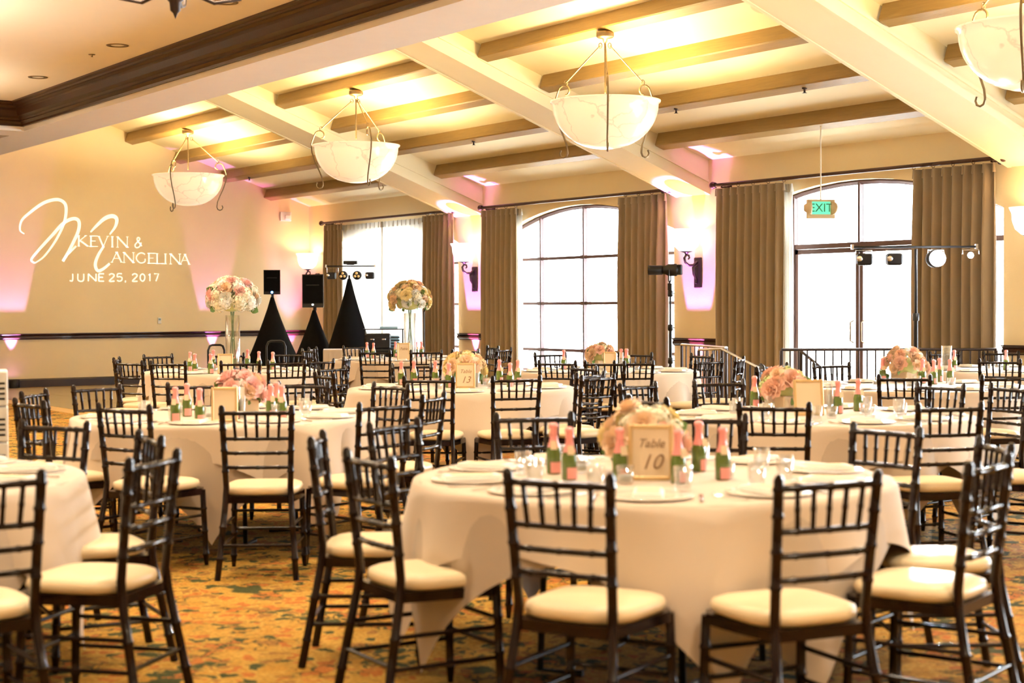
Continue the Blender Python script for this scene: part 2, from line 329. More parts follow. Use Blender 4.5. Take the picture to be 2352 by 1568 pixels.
# ------------------------------------------------------------ windows
def window(idx,yc,door=False):
    s_=0.02 if door else SILL
    a=arch(yc,HALF-.02,ZS,SAG); xf=D+.14
    pts=[(xf,yc+HALF-.04,s_+.03)]+[(xf,y,z-.02) for y,z in a]+[(xf,yc-HALF+.04,s_+.03)]
    fr=MB().tube(pts,.035,4,closed=True)
    w_=struct(('door_1' if door else 'window_%d'%idx),fr,M['frame'])
    if not door: obj('window_sill',MB().box((D-.06,yc-HALF-.05,SILL-.03),(D+.12,yc+HALF+.05,SILL+.012),bev=.008),M['white'],w_)
    zarch=lambda y: [ (lambda Rr: ZS+math.sqrt(Rr*Rr-(y-yc)**2)-(Rr-SAG))((HALF**2+SAG**2)/(2*SAG)) ][0]
    for j in (-1,0,1):
        y=yc+j*1.145
        if door and j==0: z0_=2.17
        else: z0_=s_
        obj('mullion',MB().box((xf-.03,y-.018,z0_),(xf+.03,y+.018,zarch(y)-.02)),M['frame'],w_)
        obj('mullion',MB().box((xf+.03,y-.022,z0_),(xf+.10,y+.022,zarch(y)-.02)),M['framew'],w_,)
    for z in ((2.164,) if door else (2.164,1.457,.727)):
        hh=.03 if door else .022
        obj('transom',MB().box((xf-.045,yc-HALF+.03,z-hh),(xf+.035,yc+HALF-.03,z+hh)),M['frame'],w_)
        for j in (-1,0,1):
            y=yc+j*1.145
            obj('rosette',MB().box((xf-.055,y-.045,z-.03),(xf-.04,y+.045,z+.03),bev=.004),M['frame'],w_)
    ys=[yc-HALF+.04,yc-1.145,yc,yc+1.145,yc+HALF-.04]
    zs=[s_+.03,2.164] if door else [SILL+.03,.727,1.457,2.164]
    for i in range(4):
        for z0_,z1_ in zip(zs[:-1],zs[1:]):
            if door and i in (1,2): continue
            obj('pane',MB().box((xf+.002,ys[i]+.018,z0_+.01),(xf+.008,ys[i+1]-.018,z1_-.01)),M['pane'],w_)
        ym=[ys[i]+.018+(ys[i+1]-ys[i]-.036)*q/4 for q in range(5)]
        poly=[(ym[0],2.18),(ym[-1],2.18)]+[(y,zarch(y)-.03) for y in reversed(ym)]
        obj('pane',MB().prism(poly,'x',xf+.002,xf+.008),M['pane'],w_)
    if door:
        for j in (-1,1):
            lf=MB(); y0_,y1_=(yc-1.12,yc-.01) if j<0 else (yc+.01,yc+1.12)
            for (ya,yb,za,zb_) in ((y0_,y0_+.05,.02,2.13),(y1_-.05,y1_,.02,2.13),(y0_,y1_,.02,.22),(y0_,y1_,2.07,2.13)):
                lf.box((xf-.02,ya,za),(xf+.02,yb,zb_))
            d=obj('door_leaf',lf,M['frame'],w_)
            obj('pane',MB().box((xf-.003,y0_+.05,.22),(xf+.003,y1_-.05,2.07)),M['pane'],d)
            yh=yc+j*.09
            obj('door_handle',MB().tube([(xf-.03,yh,.95),(xf-.08,yh,.97),(xf-.08,yh,1.2),(xf-.03,yh,1.22)],.01,6),M['bronze'],d)
            for z in (.35,1.1,1.9):
                yh=yc+j*1.125; obj('door_hinge',MB().tube([(xf-.03,yh,z-.05),(xf-.03,yh,z+.05)],.012,6),M['frame'],d)
    return w_
window(1,TOPS[0]); window(2,TOPS[1]); window(3,TOPS[2],True); window(4,TOPS[3]); window(5,TOPS[4])

# ------------------------------------------------------------ curtains, rods
def drape(name,y0,y1,z0,z1,x,folds,amp,mat_,label,group,thick=.012,taper=.0,cat='curtain',hook=True):
    nb=folds*8; rows=7; vs=[];fs=[]
    rnd=random.Random(int(y0*100)); ph=[rnd.uniform(-.5,.5) for _ in range(folds+2)]; aa=[rnd.uniform(.65,1.25) for _ in range(folds+2)]
    for side in (0,1):
        for r in range(rows+1):
            t=r/rows; z=z1+(z0-z1)*t; am=amp*(.45+.55*min(1,t*3))
            for c in range(nb+1):
                u=c/nb; fidx=u*folds; i=int(fidx); 
                y=y0+(y1-y0)*u+ math.sin(u*2*PI*folds+1)*.012*t + (u-.5)*(-taper)*t
                xx=x+am*aa[min(i,folds)]*math.sin(fidx*2*PI+ph[min(i,folds)]*.6*t)*(1) + side*thick
                vs.append((xx,y,z))
    W_=nb+1; H_=(rows+1)*W_
    for side in (0,1):
        for r in range(rows):
            for c in range(nb):
                a=side*H_+r*W_+c; fs.append((a,a+1,a+W_+1,a+W_))
    for c in range(nb):
        for r in (0,rows): a=r*W_+c; fs.append((a,a+1,a+1+H_,a+H_))
    for r in range(rows):
        for c in (0,nb): a=r*W_+c; fs.append((a,a+W_,a+W_+H_,a+H_))
    mb=MB(); mb.add(vs,fs,True)
    root=thing(name,label,cat,(x,(y0+y1)/2,z0),0,group); inv=Matrix.Translation((-x,-(y0+y1)/2,-z0))
    mb.v=[tuple(inv@Vector(v)) for v in mb.v]
    obj('fabric_panel',mb,mat_,root)
    hd=MB()
    for i in range(folds+1):
        y=y0+(y1-y0)*(i+.0)/folds-(y0+y1)/2; hd.tube([(0.0,y,z1-z0-.10),(-.005,y,z1-z0+.005)],[.022,.010],6)
    obj('pleat_heading',hd,mat_,root,kind='stuff')
    if hook:
        rg=MB()
        for i in range(0,folds+1,2):
            y=y0+(y1-y0)*i/folds-(y0+y1)/2
            rg.tube([(.0+.03*math.cos(a),y,z1-z0+.035+.03*math.sin(a)) for a in [2*PI*q/8 for q in range(8)]],.004,4,closed=True)
        obj('curtain_ring',rg,M['rod'],root,kind='stuff')
    return root
XR=D-.16; ZR=3.035
def Y(px,X=D-.16): return PX(px,700,X).y
def rodthing(pa,pb,label):
    ya,yb=Y(pb,XR),Y(pa,XR); r=thing('curtain_rod',label,'curtain rod',(XR,(ya+yb)/2,ZR)); h=(yb-ya)/2
    obj('pole',MB().tube([(0,-h,0),(0,h,0)],.024,10),M['rod'],r)
    for s_ in (-1,1):
        obj('finial',MB().sphere((0,s_*(h+.045),0),.05,12,8).lathe([(.035,-.012),(.04,0),(.035,.012)],12,Matrix.Translation((0,s_*h,0))@Matrix.Rotation(R(90),4,'X')),M['rod'],r)
        obj('wall_bracket',MB().tube([(.16,s_*(h-.12),-.02),(.02,s_*(h-.12),-.035),(0,s_*(h-.12),-.03)],.012,6).lathe([(.0001,0),(.04,0),(.04,.012),(.0001,.012)],10,Matrix.Translation((.148,s_*(h-.12),-.02))@Matrix.Rotation(R(90),4,'Y')),M['rod'],r)
rodthing(742,1040,'dark bronze curtain rod over the rear window with closed sheers')
rodthing(1108,1533,'dark bronze curtain rod over the middle arched window')
rodthing(1643,2296,'dark bronze curtain rod over the glass door with the exit sign')
XC=D-.17; Zt=2.985
drape('curtain',Y(786),Y(748),.02,Zt,XC,5,.06,M['curt'],'olive brown drape left of the sheer curtains at the rear window','olive brown drapes')
drape('curtain',Y(1042),Y(974),.02,Zt,XC,7,.065,M['curt'],'olive brown drape right of the sheer curtains at the rear window','olive brown drapes')
drape('curtain',Y(1187),Y(1109),.02,Zt,XC,7,.065,M['curt'],'olive brown drape on the left side of the middle arched window','olive brown drapes')
drape('curtain',Y(1530),Y(1424),.02,Zt,XC,7,.07,M['curt'],'olive brown drape on the right side of the middle arched window','olive brown drapes')
drape('curtain',Y(1802),Y(1647),.02,Zt,XC,9,.07,M['curt'],'olive brown drape left of the glass door with the exit sign','olive brown drapes')
drape('curtain',Y(2284),Y(2100),.02,Zt,XC,8,.075,M['curt'],'brown drape right of the glass door behind the bright stage lamp','olive brown drapes')
drape('sheer_curtain',Y(880,XC+.06),Y(788,XC+.06),.02,Zt-.02,XC+.07,10,.034,M['sheer'],'left white pleated sheer drawn across the rear window','white sheers',thick=.003,cat='sheer curtain',hook=False)
drape('sheer_curtain',Y(973,XC+.06),Y(876,XC+.06),.02,Zt-.02,XC+.07,10,.034,M['sheer'],'right white pleated sheer drawn across the rear window','white sheers',thick=.003,cat='sheer curtain',hook=False)
drape('sheer_curtain',Y(1198,XC+.06),Y(1182,XC+.06),.02,Zt-.02,XC+.07,4,.03,M['sheer'],'white sheer bunched beside the left drape of the middle window','white sheers',thick=.003,cat='sheer curtain',hook=False)
drape('sheer_curtain',Y(1818,XC+.06),Y(1800,XC+.06),.02,Zt-.02,XC+.07,4,.03,M['sheer'],'white sheer bunched beside the drape left of the glass door','white sheers',thick=.003,cat='sheer curtain',hook=False)

# ------------------------------------------------------------ bowl pendants
def pendant():
    root=thing('bowl_pendant','pendant','pendant lamp')
    H=.80; r0=.60; bz=-H
    obj('canopy',MB().lathe([(.0001,.0),(.095,0),(.10,-.02),(.10,-.055),(.085,-.07),(.03,-.08),(.02,-.12),(.0001,-.12)],20),M['bronze'],root)
    obj('stem',MB().tube([(0,0,-.1),(0,0,bz+.12)],.011,8),M['bronze'],root)
    zrim=bz; prof=[]
    for i in range(13):
        a=i/12*PI/2; prof.append((max(.0001,r0*.985*math.sin(a)**.92),zrim-.50*math.cos(a)))
    prof+=[(r0*1.02,zrim+.012),(r0*1.03,zrim+.03),(r0*1.0,zrim+.03),(r0*.96,zrim+.0)]
    for i in range(9):
        a=(1-i/8)*PI/2; prof.append((max(.0001,r0*.95*math.sin(a)**.92),zrim+.015-.49*math.cos(a)))
    obj('glass_bowl',MB().lathe(prof,40),M['bowl'],root)
    for k_ in range(3):
        a=2*PI*k_/3+PHASE; ca,sa=math.cos(a),math.sin(a)
        def pt(r,z): return (r*ca,r*sa,z)
        # forged scroll arm: curl above the rim, down the bowl's side, hook outwards under it
        pts=[]
        for q in range(11):
            t=-R(200)+q*R(300)/10; rr=.035+.055*q/10
            pts.append(pt(r0-.09+rr*math.cos(t),zrim+.17+rr*math.sin(t)))
        c0=(r0-.09,zrim+.17)
        pts=[pt(c0[0]+(.03+.006*q)*math.cos(R(-220+26*-q+0)),c0[1]+(.03+.006*q)*math.sin(R(-220-26*q))) for q in range(11)]
        pts=[pt(c0[0]+(.035+.0062*q)*math.cos(R(-100-28*q)),c0[1]+(.035+.0062*q)*math.sin(R(-100-28*q))) for q in range(10)]+[pt(r0+.045,zrim+.06),pt(r0+.035,zrim-.06),pt(r0-.01,zrim-.2),pt(r0-.07,zrim-.33),pt(r0-.11,zrim-.43),pt(r0-.12,zrim-.50)]
        pts+=[pt(r0-.12+.05-.05*math.cos(R(x_)),zrim-.52-.05*math.sin(R(x_))) for x_ in (0,45,90,135,180,225)]
        arm=obj('scroll_arm',MB().tube(pts,.0105,6),M['bronze'],root)
        top=(.06*ca,.06*sa,-.15); bot=pt(r0-.10,zrim+.27)
        obj('hanging_rod',MB().tube([top,bot],.0085,6),M['bronze'],root)
        lk=MB()
        for (x_,y_,z_) in (top,bot):
            lk.tube([(x_+.022*math.cos(2*PI*q/10)*ca,y_+.022*math.cos(2*PI*q/10)*sa,z_+.03*math.sin(2*PI*q/10)) for q in range(10)],.005,5,closed=True)
        obj('chain_link',lk,M['bronze'],root)
    return root
PHASE=R(-20)
BOWLS=[(10.91,25.96),(10.91,19.97),(10.91,14.22),(10.91,8.5),(10.91,2.8)]
names=['alabaster bowl pendant nearest the wall with the projected names','alabaster bowl pendant second from the stage wall','largest fully visible alabaster bowl pendant, over the middle tables','alabaster bowl pendant cut off at the right edge','alabaster bowl pendant behind the camera']
pp=Proto(pendant())
for i,((x,y),nm) in enumerate(zip(BOWLS,names)):
    z=zb(x)+.0
    pp.put((x,y,z),R((0,40,15,-10,0)[i]),nm,'alabaster bowl pendants')
    light('pendant_bulb','POINT',(x,y,z-.93),88,(1.0,.79,.42),shadow_soft_size=.12)

# ------------------------------------------------------------ sconces
def sconce(yc,label,z0=2.10):
    root=thing('wall_sconce',label,'wall lamp',(D,yc,z0),0,'wall sconces on the piers')
    obj('back_plate',MB().box((-.03,-.075,-.44),(0,.075,-.02),bev=.008),M['iron'],root)
    pts=[(-.03,0,-.08),(-.10,0,-.13),(-.18,0,-.13),(-.245,0,-.09),(-.26,0,-.03),(-.225,0,.015),(-.18,0,.005),(-.17,0,-.03),(-.19,0,-.045)]
    obj('scroll_arm',MB().tube(pts,[.022,.02,.018,.018,.018,.017,.015,.013,.012],8),M['iron'],root)
    obj('lower_bracket',MB().tube([(-.03,0,-.12),(-.10,0,-.16),(-.09,0,-.25),(-.04,0,-.33),(-.05,0,-.38)],[.02,.022,.02,.014,.016],8),M['iron'],root)
    obj('cup',MB().lathe([(.0001,0),(.02,0),(.03,.02),(.09,.04),(.0001,.045)],14,Matrix.Translation((-.225,0,.02))),M['iron'],root)
    obj('glass_shade',MB().lathe([(.02,.0),(.10,.02),(.165,.08),(.195,.17),(.20,.25),(.225,.30),(.23,.315),(.215,.31),(.19,.25),(.18,.17),(.15,.09),(.02,.02)],24,Matrix.Translation((-.225,0,.05))),M['shade'],root)
    light('sconce_bulb','POINT',(D-.225,yc,z0+.24),4,(1,.74,.46),shadow_soft_size=.05)
sconce(28.33,'lit bell glass wall sconce between the far corner and the rear window')
sconce(22.62,'lit bell glass wall sconce between the rear and middle windows')
sconce(16.93,'lit bell glass wall sconce between the middle window and the glass door')
sconce(11.22,'lit bell glass wall sconce right of the glass door')

# ------------------------------------------------------------ uplights (LED cans at the foot of the walls)
MAG=(1.0,.10,.95)
def uplight(x,y,label,dx,dy,power,col=MAG,size=34,tilt=4):
    r=thing('uplight_can',label,'uplight',(x,y,0),0,'magenta uplights on the floor')
    obj('lamp_body',MB().lathe([(.0001,.0),(.085,0),(.09,.02),(.09,.15),(.08,.155),(.08,.13),(.0001,.13)],18),M['black'],r)
    obj('lens',MB().lathe([(.0001,.132),(.078,.132)],18),mat('magenta lens %d'%len(C.objects),(.5,.1,.5),.3,emit=col,es=3),r)
    l=light('uplight_beam','SPOT',(x,y,.17),power,col,(0,0,0),spot_size=R(size*.8),spot_blend=.35,shadow_soft_size=.02)
    d=Vector((dx*math.sin(R(tilt)),dy*math.sin(R(tilt)),math.cos(R(tilt))))
    l.rotation_euler=(-d).to_track_quat('Z','Y').to_euler()
def xb(px): return PY(px,760).x
uplight(xb(25),B-.17,'small magenta uplight at the foot of the stage wall, far left',0,1,260,(.80,.30,1.0))
uplight(xb(487),B-.17,'small magenta uplight at the stage wall behind the tall flowers',0,1,210,(.80,.25,1.0))
uplight(xb(668),B-.17,'small magenta uplight at the stage wall between the loudspeakers',0,1,110,(1,.08,.65))
uplight(D-.17,22.62,'small magenta uplight under the sconce left of the middle window',1,0,620,(.75,.22,1.0))
uplight(D-.17,16.93,'small magenta uplight under the sconce left of the glass door',1,0,620,(.75,.22,1.0))
uplight(D-.5,28.3,'small magenta uplight in the corner behind the loudspeakers',0.3,1,60,(1,.25,.9),40,6)

# ------------------------------------------------------------ dance floor
r=thing('dance_floor','olive wooden dance floor before the stage wall','dance floor',(0,0,0))
DX0,DX1,DY0,DY1=7.42,11.42,19.6,28.15
# its front edge runs straight along X
nx_,ny_=4,9
for i in range(nx_):
    for j in range(ny_):
        a=DX0+(DX1-DX0)*i/nx_; b_=DY0+(DY1-DY0)*j/ny_
        obj('floor_panel',MB().box((a+.004,b_+.004,.0),(a+(DX1-DX0)/nx_-.004,b_+(DY1-DY0)/ny_-.004,.022),bev=.003),M['dance'],r)
obj('edge_ramp',MB().prism([(DX0-.2,0),(DX0-.01,0),(DX0-.01,.022),(DX0-.18,.006)],'y',DY0,DY1),M['dborder'],r)
obj('edge_ramp',MB().prism([(DY0-.2,0),(DY0-.01,0),(DY0-.01,.022),(DY0-.18,.006)],'x',DX0,DX1),M['dborder'],r)

# ------------------------------------------------------------ chiavari chair
def ringed(pts,r,n=8,rings=()):
    """bamboo-turned stick: raised rings at fractions of its length"""
    a,b_=Vector(pts[0]),Vector(pts[-1]); out=[];rr=[]
    seg=[Vector(p) for p in pts]; L=[0]
    for i in range(1,len(seg)): L.append(L[-1]+(seg[i]-seg[i-1]).length)
    T=L[-1]; ks=set([0,1]); 
    def at(t):
        s_=t*T
        for i in range(1,len(seg)):
            if s_<=L[i]+1e-9: return seg[i-1].lerp(seg[i],(s_-L[i-1])/max(1e-9,L[i]-L[i-1]))
        return seg[-1]
    st=[(L[i]/T,1.) for i in range(len(seg))]
    for q in rings:
        w_=.010/T; st+=[(q-w_,1.),(q-w_*.3,1.22),(q+w_*.3,1.22),(q+w_,1.)]
    st=sorted(s_ for s_ in st if 0<=s_[0]<=1)
    return [at(t) for t,_ in st],[r*k_ for _,k_ in st]
def chair():
    root=thing('chiavari_chair','chair','chair')
    W=M['maho']
    for s_ in (-1,1):
        p,r_=ringed([(s_*.205,-.275,0),(s_*.172,-.20,.40),(s_*.168,-.192,.48),(s_*.183,-.235,.90),(s_*.185,-.238,.915)],.0168,8,(.12,.30,.62,.74,.86,.95)); r_[-1]=.008
        o=obj('rear_leg',MB().tube(p,r_,8),W,root)
        p,r_=ringed([(s_*.195,.195,0),(s_*.185,.18,.42)],.0165,8,(.15,.45,.75)); r_[0]=.011
        obj('front_leg',MB().tube(p,r_,8),W,root)
    # seat frame: bowed ring
    ang=[(-.168,-.2),(.168,-.2),(.195,.0),(.205,.15),(.17,.205),(.0,.215),(-.17,.205),(-.205,.15),(-.195,.0)]
    fr=MB().prism([(x,y) for x,y in ang],'z',.395,.432); obj('seat_frame',fr,W,root)
    cu=MB(); K=28; rows=[(.92,.432),(1.0,.440),(1.03,.458),(1.0,.476),(.88,.486),(.6,.492),(.25,.494),(.0001,.494)]
    vs=[];fs=[]
    for sc_,z in rows:
        for q in range(K):
            a=2*PI*q/K; c_,s2=math.cos(a),math.sin(a); e=.55
            x=.196*math.copysign(abs(c_)**e,c_)*(1+.06*s2); y=.196*math.copysign(abs(s2)**e,s2)+.005
            vs.append((x*sc_,y*sc_,z))
    for i in range(len(rows)-1): fs+=[(i*K+q,i*K+(q+1)%K,(i+1)*K+(q+1)%K,(i+1)*K+q) for q in range(K)]
    fs.append(tuple(range(K-1,-1,-1)))
    cu.add(vs,fs,True); obj('seat_cushion',cu,M['ivory'],root)
    def bk(z): return -.192-(z-.48)*.1024, .168+(z-.48)*.0357
    for nm,z,rr in (('top_rail',.872,.0125),('back_rail',.738,.0108),('back_rail',.662,.0108),('back_rail',.586,.0108)):
        y,x=bk(z); p,r_=ringed([(-x,y,z),(-x*.5,y-.012,z),(0,y-.016,z),(x*.5,y-.012,z),(x,y,z)],rr,6,(.18,.5,.82))
        obj(nm,MB().tube(p,r_,6),W,root)
    for i in range(5):
        t=(i-2)/3; y1,x1=bk(.738); y2,x2=bk(.872)
        p,r_=ringed([(x1*t*.95,y1-.012,.738),(x2*t*1.0,y2-.012,.872)],.0085,6,(.5,))
        obj('spindle',MB().tube(p,r_,6),W,root)
    for z in (.17,.28):
        for s_ in (-1,1):
            xa=.205-.033*z/.4; ya=-.275+.075*z/.4
            obj('side_stretcher',MB().tube([(s_*(.195-.01*z/.42),.195-.015*z/.42,z),(s_*xa,ya,z)],.009,6),W,root)
    obj('front_stretcher',MB().tube([(-.19,.19,.21),(.19,.19,.21)],.009,6),W,root)
    obj('front_stretcher',MB().tube([(-.187,.184,.31),(.187,.184,.31)],.009,6),W,root)
    obj('rear_stretcher',MB().tube([(-.19,-.243,.18),(.19,-.243,.18)],.009,6),W,root)
    return root
CH=Proto(chair())
# ------------------------------------------------------------ tables and cloths
def cloth_mesh(side,rot,zt,seed,flare=.10,rad=.915,phase=0):
    rnd=random.Random(seed); K=128; rows=16; vs=[];fs=[]
    nf=11; fa=[rnd.uniform(0,2*PI) for _ in range(4)]
    def L(a):
        a-=rot; return side/max(abs(math.cos(a)),abs(math.sin(a)))
    for r in range(rows+1):
        for q in range(K):
            a=2*PI*q/K; ln=L(a); R0=rad
            # soften hem shape
            s_=r/rows*ln if r>4 else R0*.97*(r/4)
            if r>4: s_=R0*.97+(ln-R0*.97)*((r-4)/(rows-4))
            if s_<=R0: rr=s_; z=zt
            else:
                d=s_-R0; dep=min(1.25,d/.32)
                wave=math.sin(nf*a+fa[0]+1.1*math.sin(3*a+fa[1]))*.55+math.sin(11*a+fa[2])*.45
                corner=(ln/side-1)/.414
                rr=R0+.012*min(1,d/.02)+flare*d*.55+wave*.046*dep+corner*.05*dep
                z=zt-max(0,d*.985-.012)
            vs.append((rr*math.cos(a),rr*math.sin(a),max(z,.012)))
    for r in range(rows): fs+=[(r*K+q,r*K+(q+1)%K,(r+1)*K+(q+1)%K,(r+1)*K+q) for q in range(K)]
    mb=MB(); mb.add(vs,fs,True); return mb
def table_proto():
    t=thing('round_table','t','table')
    obj('table_top',MB().lathe([(.0001,.725),(.90,.725),(.905,.73),(.905,.745),(.90,.75),(.0001,.75)],40),M['dark'],t)
    for k_ in range(4):
        a=R(45+90*k_); ca,sa=math.cos(a),math.sin(a)
        obj('leg',MB().tube([(.42*ca,.42*sa,.725),(.45*ca,.45*sa,.012),(.30*ca-.1*sa,.30*sa+.1*ca,.012)],.014,6),M['black'],t)
    return t
TB=Proto(table_proto())
def cen(px,Z,z=.0):                        # a floor point from pixel column and distance along the view axis
    f2=Vector((math.sin(YAW),math.cos(YAW),0)); r2=Vector((math.cos(YAW),-math.sin(YAW),0))
    return f2*Z+r2*((px-1176)/F*Z)
TABLES={ # key: pixel column, distance, place words, cloth turn, sign text
 'T':(1497,6.30,'large foreground table with the 10 sign',20),
 'A':(517,9.95,'left middle table below the bowl pendants',35),
 'C':(-377,6.30,'table cut off at the left edge',10),
 'F':(1877,9.75,'right middle table below the exit sign',50),
 'D':(1062,13.2,'centre table with the 13 sign',5),
 'B':(535,16.8,'left rear table under the tall flowers',15),
 'J':(930,20.3,'rear table with tall flowers by the sheers',40),
 'E':(1395,16.4,'rear table before the middle arched window',30),
 'G':(2098,13.1,'right rear table before the glass door',25),
 'K':(2330,16.3,'far right table beside the iron railing',60)}
top=.757
cpos={}
for i,(k_,(px,Z,words,turn)) in enumerate(TABLES.items()):
    c_=cen(px,Z); cpos[k_]=c_; ra=R(turn)
    TB.put((c_.x,c_.y,0),ra,'round folding table under ivory cloths, the '+words,'round banquet tables')
    fa=math.degrees(math.atan2(-c_.y,-c_.x)); oc,uc={'T':(14,-57),'A':(31,-5),'C':(60,22),'F':(-12,24),'D':(8,-30)}.get(k_,(turn-20,turn+17))
    u_=obj('under_cloth',cloth_mesh(1.13,0,.7525,i*3+1,.06),M['under'],None,(c_.x,c_.y,0)); u_.rotation_euler=(0,0,R(fa+uc-45))
    tag(u_,'beige under cloth with pointed corners on the '+words,'tablecloth','beige under cloths')
    o_=obj('tablecloth',cloth_mesh(1.13,0,.7565,i*3+2,.10,.925),M['cloth'],None,(c_.x,c_.y,0)); o_.rotation_euler=(0,0,R(fa+oc-45))
    tag(o_,'ivory square tablecloth draped over the '+words,'tablecloth','ivory tablecloths')
# ------------------------------------------------------------ chairs: pixel of the two post tops -> floor position
OBS={
 'T':[(1150,1072,1418,1090),(1777,1092,2027,1076),(793,1027,900,1046),(718,1003,736,985),(857,968,949,957),(1143,946,1308,944),(1540,948,1704,948),(1914,970,2074,981),(2240,998,2335,1018),(2217,1061,2325,1036)],
 'C':[(-105,1105,142,1090),(302,1050,402,1028),(297,985,364,999),(31,963,187,967)],
 'A':[(515,932,672,932),(222,923,347,929),(47,897,107,891),(48,918,84,912),(175,882,268,880),(392,876,503,876),(660,876,720,874),(867,879,928,876),(1000,897,992,905),(845,923,932,917)],
 'F':[(1697,921,1859,922),(2107,924,2256,921),(1431,905,1544,911),(1390,877,1461,873),(1575,869,1688,867),(2094,878,2211,878),(2333,879,2380,881),(2390,905,2440,915)],
 'D':[(927,862,1042,864),(1131,860,1246,863),(1301,838,1367,838),(1352,850,1360,856),(1385,858,1415,856),(741,842,784,836),(712,856,775,852),(886,832,980,831)],
 'B':[(319,829,391,831),(330,813,395,811),(255,820,286,818),(257,829,275,828),(515,830,601,831),(484,810,559,810),(633,808,692,808),(777,813,807,820),(735,826,775,822),(690,835,742,838)],
 'J':[(807,805,878,805),(954,805,1027,803),(828,794,890,793),(1092,793,1142,793),(1128,801,1150,806),(1158,799,1172,797),(745,797,762,795),(688,800,727,800)],
 'E':[(1219,826,1299,831),(1415,828,1507,827),(1233,808,1294,808),(1428,808,1490,808),(1573,810,1636,812),(1620,825,1661,822),(1688,818,1710,818),(1320,838,1352,833)],
 'G':[(2010,863,2134,863),(2299,861,2410,862),(1739,832,1752,848),(1765,838,1790,828),(1940,836,2010,834)],
 'K':[(2169,808,2238,806),(2283,809,2350,809),(2238,832,2300,830),(2321,832,2385,832)]}
clock=['twelve','one','two','three','four','five','six','seven','eight','nine','ten','eleven']
allc=[]
SHORT={'T':'the foreground table with the 10 sign','A':'the left middle table','C':'the table cut off at left','F':'the right middle table','D':'the centre table with the 13 sign','B':'the left rear table under tall flowers','J':'the rear table by the sheers','E':'the table before the middle window','G':'the right rear table','K':'the far right table'}
for key,lst in OBS.items():
    c_=cpos[key]; used=set()
    for (xa,ya,xb_,yb_) in lst:
        a=P(xa,ya,.915); b_=P(xb_,yb_,.915); mid=(a+b_)/2; dd=(mid-c_); dd.z=0
        Zd=mid.dot(Vector((fw.x,fw.y,0)))
        dist=dd.length; lim=1.42 if Zd>9.5 else 1.62
        face=-dd.normalized()
        if Zd<8.8:
            ln=(b_-a); ln.z=0; pr=Vector((ln.y,-ln.x,0)).normalized()
            if pr.dot(face)<0: pr=-pr
            if pr.dot(face)>.72: face=(pr*.75+face*.25).normalized()
        if dist>lim: mid=c_+dd.normalized()*lim
        if dist<1.20: mid=c_+dd.normalized()*1.20
        pos=mid+face*.236; pos.z=0
        if pos.x>D-.45: pos.x=D-.45
        rz=math.atan2(face.y,face.x)-PI/2
        ok=all((pos-q).length>.36 for q in allc)
        if not ok:
            q=min(allc,key=lambda q:(pos-q).length); v=pos-q; v.z=0
            pos=q+v.normalized()*.40
        allc.append(pos.copy())
        fx=dd.dot(Vector((rt.x,rt.y,0)).normalized()); fy=dd.dot(Vector((fw.x,fw.y,0)).normalized())
        h=round((math.degrees(math.atan2(fx,fy))%360)/30)%12
        for dlt in (0,1,-1,2,-2,3,-3,4,-4,5,6):
            if (h+dlt)%12 not in used: h=(h+dlt)%12; break
        used.add(h)
        CH.put((pos.x,pos.y,0),rz,'dark chiavari chair at %s o\'clock of %s'%(clock[h],SHORT[key]),'dark chiavari chairs with ivory cushions')
# ------------------------------------------------------------ flowers
def petal_ring(mb,n,r,tilt,size,z,off=0):
    for i in range(n):
        a=2*PI*i/n+off; ca,sa=math.cos(a),math.sin(a); ct,st=math.cos(tilt),math.sin(tilt)
        def q(u,v):            # u across, v outward along the petal
            rr=r+size*v*ct; zz=z+size*v*st+ (u*u)*size*.25; 
            return (rr*ca-u*size*.55*sa, rr*sa+u*size*.55*ca, zz)
        mb.add([q(-.55,0),(q(0,0)),q(.55,0),q(-1,.6),q(0,.6),q(1,.6),q(-.5,1.02),q(0,.98),q(.5,1.02)],[(0,1,4,3),(1,2,5,4),(3,4,7,6),(4,5,8,7)],True)
def rose(matn,s_=.045):
    mb=MB()
    petal_ring(mb,5,.12*s_,R(75),.55*s_,.35*s_); petal_ring(mb,5,.25*s_,R(58),.7*s_,.2*s_,.5); petal_ring(mb,6,.35*s_,R(38),.85*s_,.05*s_,.2); petal_ring(mb,6,.35*s_,R(12),.9*s_,0,.7)
    mb.sphere((0,0,.35*s_),.3*s_,6,4); mb.sphere((0,0,-.05*s_),.55*s_,8,4,(1,1,.6))
    return mb.mesh('rose',M[matn])
def hydra(matn,s_=.075,seed=1):
    rnd=random.Random(seed); mb=MB(); mb.sphere((0,0,0),s_*.78,8,6)
    for i in range(46):
        zz=1-1.75*(i+.5)/46; ph=i*2.39996; rr=math.sqrt(max(0,1-zz*zz)); nrm=Vector((rr*math.cos(ph),rr*math.sin(ph),zz))
        c_=nrm*s_*rnd.uniform(.88,1.02); q=nrm.to_track_quat('Z','Y'); e=s_*.26
        for k_ in range(4):
            a=PI/2*k_+i; u=q@Vector((math.cos(a),math.sin(a),.15)); v=q@Vector((-math.sin(a),math.cos(a),0))
            mb.add([c_,c_+(u*.6-v*.45)*e,c_+u*e*1.05,c_+(u*.6+v*.45)*e],[(0,1,2,3)])
    return mb.mesh('hydrangea',M[matn])
